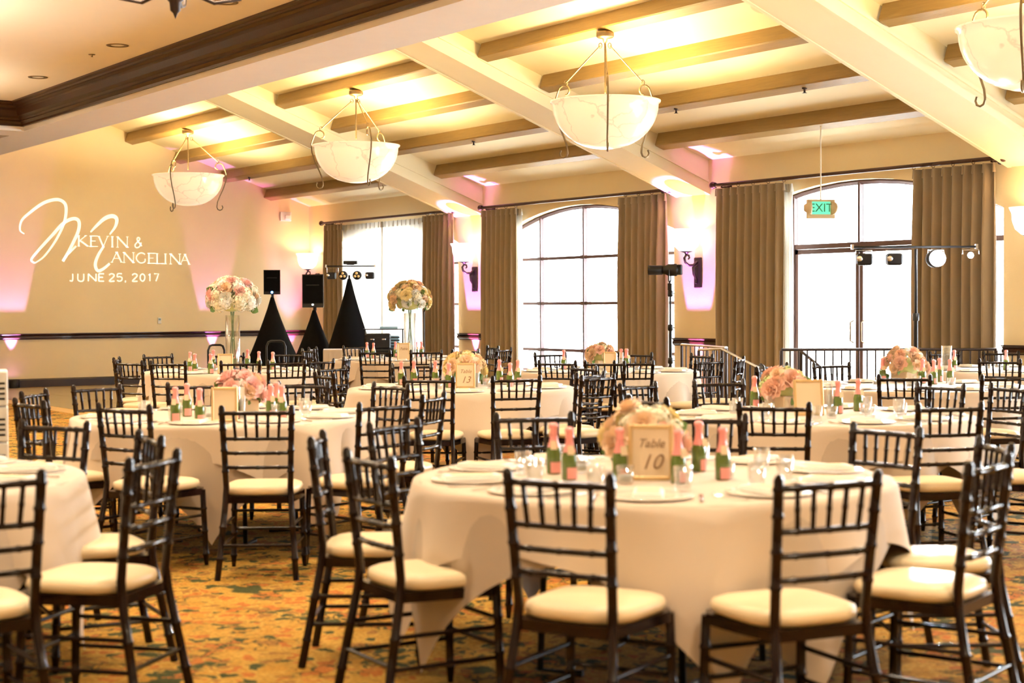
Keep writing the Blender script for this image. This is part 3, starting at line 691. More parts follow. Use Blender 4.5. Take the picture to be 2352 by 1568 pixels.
def leafmesh(s_=.06):
    mb=MB(); vs=[];L_=[(0,.02),(.25,.34),(.55,.42),(.8,.28),(1,.0)]
    for x_,w_ in L_: vs+=[(x_*s_,-w_*s_,.12*s_*math.sin(x_*3)),(x_*s_,0,.2*s_*math.sin(x_*3)-.03*s_),(x_*s_,w_*s_,.12*s_*math.sin(x_*3))]
    fs=[]
    for i in range(4): fs+=[(3*i,3*i+1,3*i+4,3*i+3),(3*i+1,3*i+2,3*i+5,3*i+4)]
    mb.add(vs,fs,True); return mb.mesh('leaf',M['leaf'])
ROSES={c:rose(c) for c in ('peach','pink','coral','butter','whiteb')}
HYD={c:hydra(c) for c in ('creamb','whiteb','greenb')}
LEAF=leafmesh()
def put(mesh,name,parent,loc,d,scale=1):
    o=bpy.data.objects.new(name,mesh); C.objects.link(o); o.parent=parent; o.location=loc
    o.rotation_euler=Vector(d).to_track_quat('Z' if name!='leaf' else 'X','Y').to_euler(); o.scale=(scale,)*3
    return o
def ball(root,c_,rad,n,pal,seed,flat=.85,leaves=10,low=-.35,rsz=1.,hsz=1.):
    rnd=random.Random(seed)
    for i in range(n):
        zz=1-(1-low)*(i+.5)/n; ph=i*2.39996+rnd.uniform(-.3,.3); rr=math.sqrt(max(0,1-zz*zz)); d=Vector((rr*math.cos(ph),rr*math.sin(ph),zz*flat))
        kind,colr=rnd.choice(pal); k_=rad*rnd.uniform(.78,.95)
        p_=Vector(c_)+d*k_
        if kind=='r': put(ROSES[colr],'rose',root,p_,d,rnd.uniform(1.0,1.5)*rsz)
        else: put(HYD[colr],'hydrangea',root,p_-d*.02,d,rnd.uniform(.85,1.15)*hsz)
    for i in range(leaves):
        ph=2*PI*i/leaves+rnd.uniform(-.3,.3); d=Vector((math.cos(ph),math.sin(ph),rnd.choice([-.55,-.4,-.25,.5])))
        put(LEAF,'leaf',root,Vector(c_)+Vector((d.x*rad*.72,d.y*rad*.72,d.z*rad*.6)),d,rnd.uniform(1.,1.7)*hsz)
PAL1=[('h','creamb')]*6+[('h','whiteb')]*4+[('r','peach')]*2+[('r','pink')]*2+[('r','whiteb')]*2
PAL2=[('h','creamb')]*3+[('r','butter')]*4+[('r','peach')]*3+[('r','whiteb')]*3+[('r','coral')]
def tall(x,y,label,pal,seed,h=.58,rad=.27,loc=None):
    r=thing('tall_flower_arrangement',label,'flower arrangement',(x,y,top))
    obj('glass_vase',MB().lathe([(.0001,.0),(.075,0),(.078,.01),(.078,h),(.074,h),(.074,.02),(.0001,.02)],24),M['glass'],r)
    obj('vase_water',MB().lathe([(.0001,.021),(.073,.021),(.073,.16),(.0001,.16)],20),M['pane'],r)
    sm=MB()
    for i in range(6):
        a=i*1.05; sm.tube([(.045*math.cos(a),.045*math.sin(a),.03),(.02*math.cos(a+2.5),.02*math.sin(a+2.5),h+.05)],.004,4)
    obj('stem',sm,M['leaf'],r,kind='stuff')
    obj('foam_core',MB().sphere((0,0,h+.17),rad*.62,14,8,(1,1,.8)),M['greenb'],r)
    ball(r,(0,0,h+.17),rad,62,pal,seed,leaves=16)
    return r
def low(x,y,label,pal,seed,rad=.15,h=.09):
    r=thing('low_flower_centerpiece',label,'flower arrangement',(x,y,top),0)
    obj('planter_box',MB().box((-.09,-.09,0),(.09,.09,.085),bev=.006),M['card'],r)
    obj('foam_core',MB().sphere((0,0,h+.03),rad*.6,12,6,(1,1,.8)),M['greenb'],r)
    ball(r,(0,0,h+.03),rad,20,pal,seed,leaves=9,low=-.1,flat=.9,rsz=.95,hsz=.68)
    return r
def tp(px,py,lim=.80):
    v=P(px,py,top); c_=min(cpos.values(),key=lambda q:(Vector((q.x,q.y,0))-Vector((v.x,v.y,0))).length)
    d=Vector((v.x-c_.x,v.y-c_.y,0))
    if d.length>lim: d=d.normalized()*lim; v=Vector((c_.x+d.x,c_.y+d.y,top))
    return v
ORD=['leftmost','second from left','third from left','fourth from left','fifth from left','sixth from left','seventh from left','rightmost']
def clk(dx,dy,used):
    fx=dx*rt.x+dy*rt.y; fy=dx*fw.x+dy*fw.y
    h=round((math.degrees(math.atan2(fx,fy))%360)/30)%12
    for dl in (0,1,-1,2,-2,3,-3,4,-4,5,-5,6):
        if (h+dl)%12 not in used: h=(h+dl)%12; break
    used.add(h); return clock[h]
v=tp(534,842,.55); tall(v.x,v.y,'tall glass vase topped by cream and peach flower ball on the left rear table',PAL1,3)
v=tp(942,822,.5); tall(v.x,v.y,'tall glass vase topped by yellow and peach flower ball by the sheer curtains',PAL2,9)
LOW={'T':(1480,1084,'low peach and cream flowers behind the 10 sign',[('r','peach')]*6+[('r','butter')]*3+[('r','coral')]*2+[('h','creamb')]*2,.165),
 'A':(552,948,'low pink and cream flowers on the left middle table',[('r','pink')]*4+[('h','whiteb')]*2+[('r','peach')],.15),
 'D':(1066,884,'low orange and yellow flowers behind the 13 sign',[('r','butter')]*4+[('r','peach')]*3+[('r','coral')],.17),
 'E':(1379,845,'low peach flowers on the table before the middle window',[('r','peach')]*3+[('r','coral')]*3+[('h','creamb')],.15),
 'F':(1802,938,'low coral and green flowers on the right middle table',[('r','coral')]*4+[('h','greenb')]*3+[('r','peach')]*2,.155),
 'G':(2078,874,'low coral and cream flowers on the right rear table',[('r','coral')]*3+[('h','creamb')]*2+[('r','peach')]*2,.19)}
for k_,(x,y,l_,pal,rr) in LOW.items():
    v=tp(x,y); low(v.x,v.y,l_,pal,ord(k_),rr)
# ------------------------------------------------------------ table number signs
def text(body,size,mat_,parent,loc,shear=0,name='lettering',rot=(R(90),0,0),ext=.0008,align='CENTER'):
    cu=bpy.data.curves.new(name,'FONT'); cu.body=body; cu.size=size; cu.shear=shear; cu.extrude=ext; cu.align_x=align; cu.align_y='CENTER'; cu.resolution_u=3
    cu.materials.append(mat_); o=bpy.data.objects.new(name+'_curve',cu); C.objects.link(o)
    bpy.context.view_layer.update(); me=bpy.data.meshes.new_from_object(o.evaluated_get(bpy.context.evaluated_depsgraph_get()))
    bpy.data.objects.remove(o); me.materials.clear(); me.materials.append(mat_)
    n=bpy.data.objects.new(name,me); C.objects.link(n); n.parent=parent; n.location=loc; n.rotation_euler=rot; return n
def sign(px0,px1,py1,py0,label,num,head=True,turn=0,st=1):
    a=tp((px0+px1)/2,py1); Z=(a-EYE).dot(fw); w_=(px1-px0)/F*Z/ math.cos(R(turn)); h_=(py1-py0)/F*Z
    view=Vector((a.x,a.y,0)).normalized(); rz=math.atan2(view.y,view.x)-PI/2+R(turn)
    r=thing('table_number_frame',label,'table sign',(a.x,a.y,top),rz); b_=.012*w_/.17+.004; tl=Matrix.Rotation(R(-8),4,'X')
    for nm,(x0_,x1_,z0_,z1_) in {'frame_side':(-w_/2,-w_/2+b_,0,h_),'frame_side.':(w_/2-b_,w_/2,0,h_),'frame_top':(-w_/2+b_,w_/2-b_,h_-b_,h_),'frame_foot':(-w_/2+b_,w_/2-b_,0,b_)}.items():
        obj(nm.strip('.'),MB().box((x0_,-.008,z0_),(x1_,.008,z1_),tl,bev=.003),M['gold'],r)
    obj('paper_card',MB().box((-w_/2+b_,-.002,b_),(w_/2-b_,.004,h_-b_),tl),M['card'],r)
    obj('easel_leg',MB().box((-.01,.0,0),(.01,.006,h_*.75),Matrix.Translation((0,.07,0))@Matrix.Rotation(R(14),4,'X')),M['gold'],r)
    def q(z): v_=tl@Vector((0,-.0035,z)); return v_
    if head: text('Table',w_*.27,M['ink'],r,q(h_*.66),.35,rot=(R(82),0,0)); 
    if head=='full': text('Welcome',w_*.14,M['ink'],r,q(h_*.80),.35,rot=(R(82),0,0))
    if num: text(num,w_*.48,M['ink'],r,q(h_*.32),.35,rot=(R(82),0,0))
    return r
sign(1443,1547,1103,975,'gold framed kraft card reading Table 10 on the foreground table','10')
sign(1047,1092,891,833,'gold framed kraft card reading Table 13 on the centre table','13')
sign(912,942,828,787,'gold framed kraft Table card before the tall yellow flowers','',True)
sign(486,546,969,889,'gold framed kraft card standing on the left middle table','',False)
sign(500,535,858,812,'gold framed kraft card leaning before the tall vase on the left rear table','',False)
sign(1386,1416,854,808,'gold framed kraft card on the table before the middle window','',False)
sign(1826,1893,954,871,'gold framed kraft card turned aside on the right middle table','',False,20)
sign(2064,2108,876,829,'gold framed kraft card on the right rear table','',False)
# ------------------------------------------------------------ small champagne bottles
def bottle():
    r=thing('mini_champagne_bottle','b','bottle')
    obj('glass_body',MB().lathe([(.0001,0),(.026,0),(.030,.006),(.030,.085),(.026,.105),(.016,.13),(.013,.16),(.0001,.16)],14),M['green'],r)
    obj('foil_neck',MB().lathe([(.0255,.108),(.0185,.128),(.0152,.15),(.0150,.18),(.018,.183),(.018,.195),(.012,.204),(.0001,.206)],14),M['foil'],r)
    lb=MB(); vs=[(.0309*math.cos(R(a_)),.0309*math.sin(R(a_)),z_) for z_ in (.006,.05) for a_ in range(-115,-29,17)]+[(.0302*math.cos(R(a_)),.0302*math.sin(R(a_)),z_) for z_ in (.006,.05) for a_ in range(-115,-29,17)]
    n_=len(vs)//4; lb.add(vs,[(i,i+1,n_+i+1,n_+i) for i in range(n_-1)]+[(2*n_+i,3*n_+i,3*n_+i+1,2*n_+i+1) for i in range(n_-1)]); obj('paper_label',lb,M['pinklabel'],r)
    tg=MB().box((-.013,-.0015,-.035),(.013,.0015,0),Matrix.Translation((0,-.034,.135))@Matrix.Rotation(R(-14),4,'X')); obj('name_tag',tg,M['card'],r)
    return r
BT=Proto(bottle())
BOT={'T':[(1272,1088),(1308,1102),(1424,1104),(1558,1110),(1605,1082),(1660,1102),(1418,1058)],
 'A':[(403,968),(430,956),(459,972),(540,962),(622,960),(636,952),(648,962)],
 'B':[(437,852),(448,858),(468,843),(484,858),(542,845),(583,842),(595,851),(627,853)],
 'D':[(922,884),(951,882),(1000,882),(1031,890),(1112,882),(1157,878),(1172,890),(1191,880)],
 'J':[(843,822),(858,824),(898,818),(955,812),(998,812),(1015,814)],
 'E':[(1295,848),(1336,842),(1420,838),(1465,836),(1479,838),(1495,836)],
 'F':[(1711,932),(1736,922),(1832,930),(1925,950),(1971,944)],
 'G':[(2119,880),(2145,882),(2161,876),(2182,880),(1976,868)],'K':[(2192,850),(2311,850)]}
for k_,l_ in BOT.items():
    l_=sorted(l_)
    for i,(x,y) in enumerate(l_):
        v=tp(x,y); BT.put((v.x,v.y,top),R(-35+(i*47)%40),'pink foiled green bottle, %s on '%(ORD[i] if i<len(l_)-1 else 'rightmost')+SHORT[k_],'pink foil bottles on '+SHORT[k_])
# ------------------------------------------------------------ glass cylinders, votives, place settings
def cyl():
    r=thing('glass_cylinder','c','candle holder')
    obj('glass_tube',MB().lathe([(.0001,0),(.020,0),(.021,.004),(.021,.19),(.0195,.19),(.0195,.006),(.0001,.006)],14),M['glass'],r)
    obj('candle',MB().lathe([(.0001,.007),(.013,.007),(.013,.12),(.0001,.122)],10),M['white'],r); return r
CY=Proto(cyl())
for k_,(x,y) in {'A':(555,962),'D':(1095,890),'J':(947,827),'E':(1427,852),'F':(1905,950),'G':(2114,876)}.items():
    v=tp(x,y); CY.put((v.x,v.y,top),0,'slim glass candle cylinder on '+SHORT[k_],'slim glass candle cylinders')
r=thing('glass_vase','empty tall clear glass cylinder vase on the far right table','vase',tuple(tp(2136,852)))
obj('vase_wall',MB().lathe([(.0001,0),(.048,0),(.05,.006),(.05,.25),(.047,.25),(.047,.01),(.0001,.01)],20),M['glass'],r)
def votive():
    r=thing('votive_glass','v','candle holder')
    obj('glass_cup',MB().lathe([(.0001,0),(.026,0),(.030,.01),(.034,.07),(.032,.07),(.028,.012),(.0001,.01)],14),M['glass'],r)
    obj('candle',MB().lathe([(.0001,.011),(.026,.011),(.027,.035),(.0001,.037)],12),M['white'],r); return r
VO=Proto(votive())
def plate():
    r=thing('charger_plate','p','plate')
    obj('plate_disc',MB().lathe([(.0001,.001),(.09,.001),(.11,.004),(.155,.008),(.158,.010),(.155,.012),(.11,.008),(.09,.006),(.0001,.006)],28),M['plate'],r); return r
def napkin():
    r=thing('folded_napkin','n','napkin')
    mb=MB()
    for i in range(3): mb.box((-.055+.003*i,-.115+.004*i,.006*i),(.055-.003*i,.115-.004*i,.006*i+.006),bev=.002)
    obj('folded_cloth',mb,M['napkin'],r); obj('menu_card',MB().box((-.04,-.08,.0185),(.04,.08,.0195)),M['card'],r); return r
def fork():
    r=thing('fork','f','cutlery')
    obj('fork_handle',MB().tube([(0,-.10,.005),(0,.02,.006),(0,.045,.004)],[.006,.003,.004],6,flat=.4),M['silver'],r)
    for i in range(4): obj('tine',MB().tube([((i-1.5)*.0055,.043,.004),((i-1.5)*.006,.07,.003),((i-1.5)*.006,.10,.008)],.0016,4),M['silver'],r)
    return r
def knife():
    r=thing('knife','k','cutlery')
    obj('knife_handle',MB().tube([(0,-.11,.005),(0,.0,.005)],[.007,.005],6,flat=.5),M['silver'],r)
    obj('knife_blade',MB().box((-.008,.0,.002),(.006,.11,.004)),M['silver'],r); return r
def tumbler():
    r=thing('water_tumbler','g','glass')
    obj('tumbler_wall',MB().lathe([(.0001,0),(.028,0),(.030,.004),(.034,.09),(.0315,.09),(.028,.012),(.0001,.010)],14),M['glass'],r)
    obj('water_fill',MB().lathe([(.0001,.0105),(.0275,.0125),(.030,.06),(.0001,.06)],14),M['pane'],r); return r
USED={}
PL,NA,FO,KN,GO=Proto(plate()),Proto(napkin()),Proto(fork()),Proto(knife()),Proto(tumbler())
for k_,(px,Z,wd,turn) in TABLES.items():
    c_=cpos[k_]; sh=SHORT[k_]
    def ring(pr,rad,ang,what,grp,dx=0,z=top,drz=0):
        ca,sa=math.cos(ang),math.sin(ang); x=c_.x+rad*ca-dx*sa; y=c_.y+rad*sa+dx*ca
        u_=USED.setdefault((k_,what),set()); pr.put((x,y,z),ang+PI/2+drz,what+" at %s o'clock of "%clk(ca,sa,u_)+sh,grp+' on '+sh)
    for q in range(10):
        ang=2*PI*q/10+R(turn)+(.52 if k_=='T' else .3)
        ring(PL,.72,ang,'pale pearl charger plate','charger plates'); ring(NA,.72,ang,'white folded napkin','folded napkins',0,top+.0085)
        if k_ in 'TAFC':
            ring(FO,.735,ang,'silver dinner fork','forks',-.185); ring(KN,.735,ang,'silver dinner knife','knives',.185)
            ring(GO,.50,ang,'clear water tumbler','water tumblers',.12)
    for q in range(4): ring(VO,.30,PI/2*q+R(turn)+.2,'small clear votive glass','votive glasses')
# ------------------------------------------------------------ loudspeakers and lighting stands by the rear window
def scrim(px,pyt,pyb,halfpx,Z,label,name='scrim_stand'):
    base=cen(px,Z); t_=PD(px,pyt,Z/1.0); hz=t_.z; wf=halfpx/F*Z; slope=wf/max(.1,(hz-PD(px,pyb,Z).z)); rb=slope*hz
    r=thing(name,label,'speaker stand',(base.x,base.y,0))
    mb=MB(); n_=9; prof=[]
    vs=[];fs=[]
    for i in range(n_):
        t=i/(n_-1)
        for q in range(24):
            a=2*PI*q/24; lob=1+.14*math.cos(3*a)*(1-t); rr=(rb*(1-t)**1.12+.028)*lob; vs.append((rr*math.cos(a),rr*math.sin(a),.01+(hz-.01)*t))
    for i in range(n_-1): fs+=[(i*24+q,i*24+(q+1)%24,(i+1)*24+(q+1)%24,(i+1)*24+q) for q in range(24)]
    mb.add(vs,fs,True); obj('stretch_cover',mb,M['spandex'],r)
    obj('pole',MB().tube([(0,0,.3),(0,0,hz+.06)],.018,8),M['black'],r)
    for q in range(3):
        a=2*PI*q/3; obj('leg',MB().tube([(0,0,hz*.45),(rb*.95*math.cos(a),rb*.95*math.sin(a),.015)],.012,6),M['black'],r)
    return hz
def speaker(x0,x1,y0,y1,Z,label,yaw,led):
    c_=PD((x0+x1)/2,y1,Z); w_=(x1-x0)/F*Z; h_=(y1-y0)/F*Z; d_=w_*.85
    view=Vector((c_.x,c_.y,0)).normalized(); rz=math.atan2(view.y,view.x)-PI/2+R(yaw)
    r=thing('loudspeaker',label,'loudspeaker',tuple(c_),rz)
    obj('cabinet',MB().prism([(-w_/2,-d_/2),(w_/2,-d_/2),(w_*.3,d_/2),(-w_*.3,d_/2)],'z',0,h_),M['black'],r)
    obj('front_grille',MB().box((-w_*.46,-d_/2-.012,h_*.12),(w_*.46,-d_/2,h_*.97),bev=.004),M['spandex'],r)
    obj('horn_trim',MB().box((-w_*.3,-d_/2-.016,h_*.66),(w_*.3,-d_/2-.010,h_*.69),bev=.002),M['black'],r)
    obj('status_light',MB().sphere((0,-d_/2-.014,h_*.085),.02 if led=='b' else .014,8,6),mat('led '+led,(.2,.4,1),.4,emit=(.10,.35,1) if led=='b' else (1,.95,.8),es=5),r)
    obj('pole_socket',MB().tube([(0,0,-.05),(0,0,.0)],.025,8),M['black'],r)
scrim(626,682,845,62,29.0,'black spandex covered stand under the left loudspeaker'); speaker(607,645,620,676,29.0,'small black loudspeaker with blue light by the stage wall',-4,'b')
scrim(722,712,812,40,26.5,'black spandex covered stand under the right loudspeaker'); speaker(699,749,630,706,26.5,'larger black loudspeaker in front of the rear window drape',-14,'w')
scrim(803,640,806,50,26.0,'tall black spandex covered stand under the lamp bar by the sheers','lamp_bar_stand')
def bar(pxa,pxb,py,Z,label,spots,loc_y=0,box_=True,drop=.10,big=False):
    a=PD(pxa,py,Z); b_=PD(pxb,py,Z); c_=(a+b_)/2; d=(b_-a); d.z=0; h_=d.length/2; rz=math.atan2(d.y,d.x)
    r=thing('lamp_bar',label,'stage lights',tuple(c_),rz)
    obj('cross_bar',MB().box((-h_,-.015,-.010),(h_,.015,.010),bev=.003),M['black'],r)
    obj('end_cap',MB().box((-h_-.02,-.025,-.02),(-h_,.025,.025)),M['steel'],r); obj('end_cap',MB().box((h_,-.025,-.02),(h_+.02,.025,.025)),M['steel'],r)
    if box_: obj('laser_box',MB().box((-.11,-.07,.03),(.11,.07,.085),bev=.006).box((-.06,-.03,.02),(.06,.03,.03)),M['black'],r)
    for (px,kind) in spots:
        x_=((px-pxa)/(pxb-pxa)*2-1)*h_; z_=-drop-.09
        y_=-.02
        obj('yoke',MB().tube([(x_-.075,y_,z_+.04),(x_-.075,y_,-.03),(x_+.075,y_,-.03),(x_+.075,y_,z_+.04)],.006,5),M['steel'],r)
        if kind=='par':
            h=obj('par_lamp',MB().lathe([(.0001,.05),(.05,.05),(.07,.03),(.075,-.05),(.07,-.06),(.0001,-.05)],16,Matrix.Translation((x_,y_,z_))@Matrix.Rotation(R(90),4,'X')),M['black'],r)
            for q in range(3):
                aa=R(90+120*q); obj('lens',MB().lathe([(.0001,.0),(.022,0),(.022,.006),(.0001,.008)],10,Matrix.Translation((x_+.032*math.cos(aa),y_-.065,z_+.032*math.sin(aa)))@Matrix.Rotation(R(90),4,'X')),M['gold'],h)
        elif kind=='moon':
            h=obj('effect_lamp',MB().box((x_-.07,y_-.07,z_-.06),(x_+.07,y_+.05,z_+.05),bev=.015),M['black'],r)
            obj('lens',MB().sphere((x_-.05,y_-.06,z_),.03,8,6),M['steel'],h)
        elif kind=='on':
            h=obj('par_lamp',MB().lathe([(.0001,.05),(.05,.05),(.08,.03),(.085,-.05),(.08,-.06),(.0001,-.05)],16,Matrix.Translation((x_,y_,z_))@Matrix.Rotation(R(90),4,'X')),M['black'],r)
            obj('lit_lens',MB().lathe([(.0001,.0),(.075,0),(.075,.006),(.0001,.02)],20,Matrix.Translation((x_,y_-.066,z_))@Matrix.Rotation(R(90),4,'X')),mat('lit stage lens',(1,1,1),.4,emit=(.95,.97,1),es=60),h)
            pw=c_+Vector((math.cos(rz)*x_-math.sin(rz)*-.2,math.sin(rz)*x_+math.cos(rz)*-.2,z_))
            light('stage_lamp_beam','SPOT',tuple(pw),180,(.92,.95,1),(-(Vector((0,0,1.0))-pw)).to_track_quat('Z','Y').to_euler(),spot_size=R(80),spot_blend=.8,shadow_soft_size=.07)
            light('stage_lamp_spill','POINT',(pw.x,pw.y,pw.z),9,(.92,.95,1),shadow_soft_size=.07)
        else:
            obj('small_lit_lamp',MB().sphere((x_,y_,z_+.03),.03,8,6),mat('small lit lens',(1,1,1),.4,emit=(1,1,1),es=9),r)
bar(750,860,611,26.0,'black lamp bar with four round stage lamps before the sheer curtains',[(762,'moon'),(788,'par'),(820,'par'),(850,'moon')],drop=.06)
bar(1960,2240,567,15.0,'black lamp bar with one dazzling white lamp before the glass door',[(1983,'moon'),(2052,'moon'),(2148,'on'),(2228,'small')],box_=False,drop=.02)
c_=cen(2104,15.0); r=thing('light_tripod','slim black tripod holding the lamp bar at the right drape','light stand',(c_.x,c_.y,0)); hz=PD(2104,567,15).z-.02
obj('pole',MB().tube([(0,0,.25),(0,0,1.3)],.02,8).tube([(0,0,1.3),(0,0,hz)],.014,8),M['black'],r)
for q in range(3):
    a=2*PI*q/3+.4; obj('leg',MB().tube([(0,0,.75),(.42*math.cos(a),.42*math.sin(a),.015)],.012,6),M['black'],r)
    obj('brace',MB().tube([(0,0,.35),(.25*math.cos(a),.25*math.sin(a),.32)],.006,5),M['black'],r)
obj('collar',MB().lathe([(.03,1.27),(.03,1.34),(.02,1.34)],12),M['black'],r)
# gobo projector on its stand
Zg=19.5; c_=cen(1540,Zg); hz=PD(1540,655,Zg).z
r=thing('projector_stand','tall thin black stand carrying the black spotlight projector','light stand',(c_.x,c_.y,0))
obj('pole',MB().tube([(0,0,.2),(0,0,1.15)],.019,8).tube([(0,0,1.15),(0,0,hz)],.013,8),M['black'],r)
for q in range(3):
    a=2*PI*q/3; obj('leg',MB().tube([(0,0,.7),(.38*math.cos(a),.38*math.sin(a),.015)],.012,6),M['black'],r)
for z in (.75,1.15,hz-.1): obj('clamp_collar',MB().lathe([(.02,z-.04),(.032,z-.03),(.032,z+.03),(.02,z+.04)],10).tube([(.03,0,z),(.06,0,z)],.008,6),M['black'],r)
c_=PD(1527,620,Zg); d=Vector((-rt.x,-rt.y,0))*.9+Vector((0,1,0))*.3; rz=math.atan2(d.y,d.x)
r=thing('spotlight_projector','black ellipsoidal spotlight projector aimed at the stage wall','projector',tuple(c_),rz)
obj('lens_tube',MB().lathe([(.05,.0),(.058,.0),(.058,.16),(.064,.17),(.0001,.17),],16,Matrix.Translation((.03,0,0))@Matrix.Rotation(R(90),4,'Y')),M['black'],r)
obj('lamp_housing',MB().lathe([(.0001,0),(.05,.0),(.075,.03),(.075,.12),(.055,.16),(.05,.20),(.0001,.20)],16,Matrix.Translation((-.17,0,0))@Matrix.Rotation(R(90),4,'Y')),M['black'],r)
obj('rear_box',MB().box((-.21,-.05,-.06),(-.15,.05,.065),bev=.008),M['black'],r)
obj('yoke',MB().tube([(-.06,.085,.0),(-.06,.085,-.12),(-.06,0,-.17),(-.06,-.085,-.12),(-.06,-.085,0)],.009,6),M['black'],r)
obj('hanging_clamp',MB().box((-.085,-.02,-.25),(-.035,.02,-.16),bev=.006),M['black'],r)
# DJ table, gear and the cloth covered table
def boxthing(name,label,cat,pa,pb,Z,zt,depth,parts,mat_,bev=.01):
    pass
def frame_at(px,Z):
    c_=cen(px,Z); view=Vector((c_.x,c_.y,0)).normalized(); return c_, math.atan2(view.y,view.x)-PI/2
c_,rz=frame_at(872,25.2); wd=(925-822)/F*25.2
r=thing('dj_table','black draped table holding sound equipment before the sheers','table',(c_.x,c_.y,0),rz)
obj('table_board',MB().box((-wd/2,-.28,.72),(wd/2,.28,.76),bev=.005),M['black'],r)
obj('skirt',MB().box((-wd/2+.01,-.27,.02),(wd/2-.01,.27,.72)),M['spandex'],r)
def on_table(name,label,cat,px,Z,w_,d_,h_,m_,parts=()):
    q,rz_=frame_at(px,Z); t=thing(name,label,cat,(q.x,q.y,.762),rz_)
    obj('case',MB().box((-w_/2,-d_/2,0),(w_/2,d_/2,h_),bev=min(.02,h_*.15)),m_,t)
    for nm,a,b_,mm in parts: obj(nm,MB().box(a,b_,bev=.003),mm,t)
    return t
on_table('mixer_case','black flight case with two chrome latches on the sound table','case',868,25.1,.40,.3,.24,M['black'],(('latch',(-.12,-.158,.14),(-.06,-.149,.16),M['steel']),('latch',(.06,-.158,.14),(.12,-.149,.16),M['steel']),('lid_edge',(-.2,-.155,.165),(.2,.152,.175),M['black'])))
on_table('laptop_shelf','blue grey slatted equipment case on the sound table','case',905,25.3,.18,.3,.2,M['bluecase'],tuple(('slat',(-.085,-.158,.03+.045*i),(.085,-.149,.05+.045*i),M['black']) for i in range(4)))
q,rz_=frame_at(884,25.25); t=thing('keyboard_stand','black shelf with pale papers above the sound equipment','stand',(q.x,q.y,.762),rz_)
obj('shelf',MB().box((-.34,-.12,.295),(.30,.12,.31)),M['black'],t)
for x_ in (-.32,.27): obj('leg',MB().box((x_,-.1,0),(x_+.02,.1,.295)),M['black'],t)
q2=obj('papers',MB().box((-.08,-.1,.31),(.20,.1,.345),bev=.003),M['bluecase'],t)
c_,rz=frame_at(784,24.3); wd=(826-744)/F*24.3
r=thing('rectangular_table','small rectangular table with a beige pleated cloth near the loudspeakers','table',(c_.x,c_.y,0),rz)
vs=[];fs=[];K=60; hx,hy=wd/2,.3
per=[]
for i in range(15): per.append((-hx+2*hx*i/15,-hy))
for i in range(15): per.append((hx,-hy+2*hy*i/15))
for i in range(15): per.append((hx-2*hx*i/15,hy))
for i in range(15): per.append((-hx,hy-2*hy*i/15))
for z,k_ in ((.78,0),(.77,1),(.4,1.),(.02,1.)):
    for i,(x,y) in enumerate(per):
        o_=(1+.012*k_+(.02*math.sin(i*2.6)*(1 if z<.5 else 0))); vs.append((x*o_,y*o_,z))
for l in range(3): fs+=[(l*K+i,l*K+(i+1)%K,(l+1)*K+(i+1)%K,(l+1)*K+i) for i in range(K)]
fs.append(tuple(range(K)))
obj('pleated_cloth',MB().add(vs,fs),M['under'],r)
obj('table_board',MB().box((-hx,-hy,.745),(hx,hy,.77)),M['dark'],r)
# microphone stand and tubular frames
c_=cen(974,24.0); r=thing('microphone_stand','thin black microphone stand beside the sound table','microphone stand',(c_.x,c_.y,0))
obj('pole',MB().tube([(0,0,.02),(0,0,1.35)],.011,6),M['black'],r); obj('round_base',MB().lathe([(.0001,0),(.14,0),(.14,.015),(.02,.03),(.0001,.03)],18),M['black'],r)
obj('microphone',MB().tube([(0,0,1.34),(0,-.05,1.40)],.012,6).sphere((0,-.06,1.42),.025,8,6),M['black'],r)
def tub(px0,px1,py,Z,label,m_):
    a=PD((px0+px1)/2,py,Z); w_=(px1-px0)/F*Z/2; q,rz_=frame_at((px0+px1)/2,Z)
    t=thing('tubular_chair',label,'chair',(q.x,q.y,0),rz_,'tubular chairs by the dance floor'); h_=a.z
    pts=[(-w_,0,.02),(-w_,0,h_-.07),(-w_*.8,0,h_-.015),(-w_*.5,0,h_),(w_*.5,0,h_),(w_*.8,0,h_-.015),(w_,0,h_-.07),(w_,0,.02)]
    obj('back_frame',MB().tube(pts,.014,8),m_,t)
    obj('seat',MB().box((-w_,-.40,.43),(w_,-.02,.47),bev=.012),M['black'],t)
    for s_ in (-1,1): obj('front_leg',MB().tube([(s_*w_,-.38,.44),(s_*w_,-.40,.0)],.012,6),m_,t)
    obj('crossbar',MB().tube([(-w_,0,.62),(w_,0,.62)],.010,6),m_,t)
tub(478,515,792,20.6,'black round-cornered tubular chair behind the left rear table',M['black'])
tub(612,655,783,20.9,'black round-cornered tubular chair before the left loudspeaker stand',M['black'])
# ------------------------------------------------------------ iron railings by the glass door
def railing(pts,label,n,name='iron_railing',topmat='iron'):
    c_=sum((Vector((p[0],p[1],0)) for p in pts),Vector())/len(pts); r=thing(name,label,'railing',tuple(c_))
    L_=[Vector(p)-c_ for p in pts]
    obj('handrail',MB().tube([tuple(p) for p in L_],.026,8,flat=.6),M[topmat],r)
    obj('bottom_rail',MB().tube([(p.x,p.y,.10) for p in L_],.012,6),M['iron'],r)
    tot=sum((L_[i+1]-L_[i]).length for i in range(len(L_)-1)); acc=0
    for i in range(len(L_)-1):
        ln=(L_[i+1]-L_[i]).length; m_=max(2,int(n*ln/tot))
        for q in range(m_+ (1 if i==len(L_)-2 else 0)):
            p=L_[i].lerp(L_[i+1],q/m_); post=q==0 or q==m_
            obj('newel_post' if post else 'baluster',MB().tube([(p.x,p.y,0 if post else .10),(p.x,p.y,p.z-.01)],.02 if post else .009,6),M['iron'] ,r)
    return r
def rp(px,py,Z): v_=PD(px,py,Z); return (v_.x,v_.y,v_.z)
railing([rp(1795,803,17.4),rp(2050,802,17.6),rp(2288,802,17.7)],'long dark iron railing in front of the glass door',26)
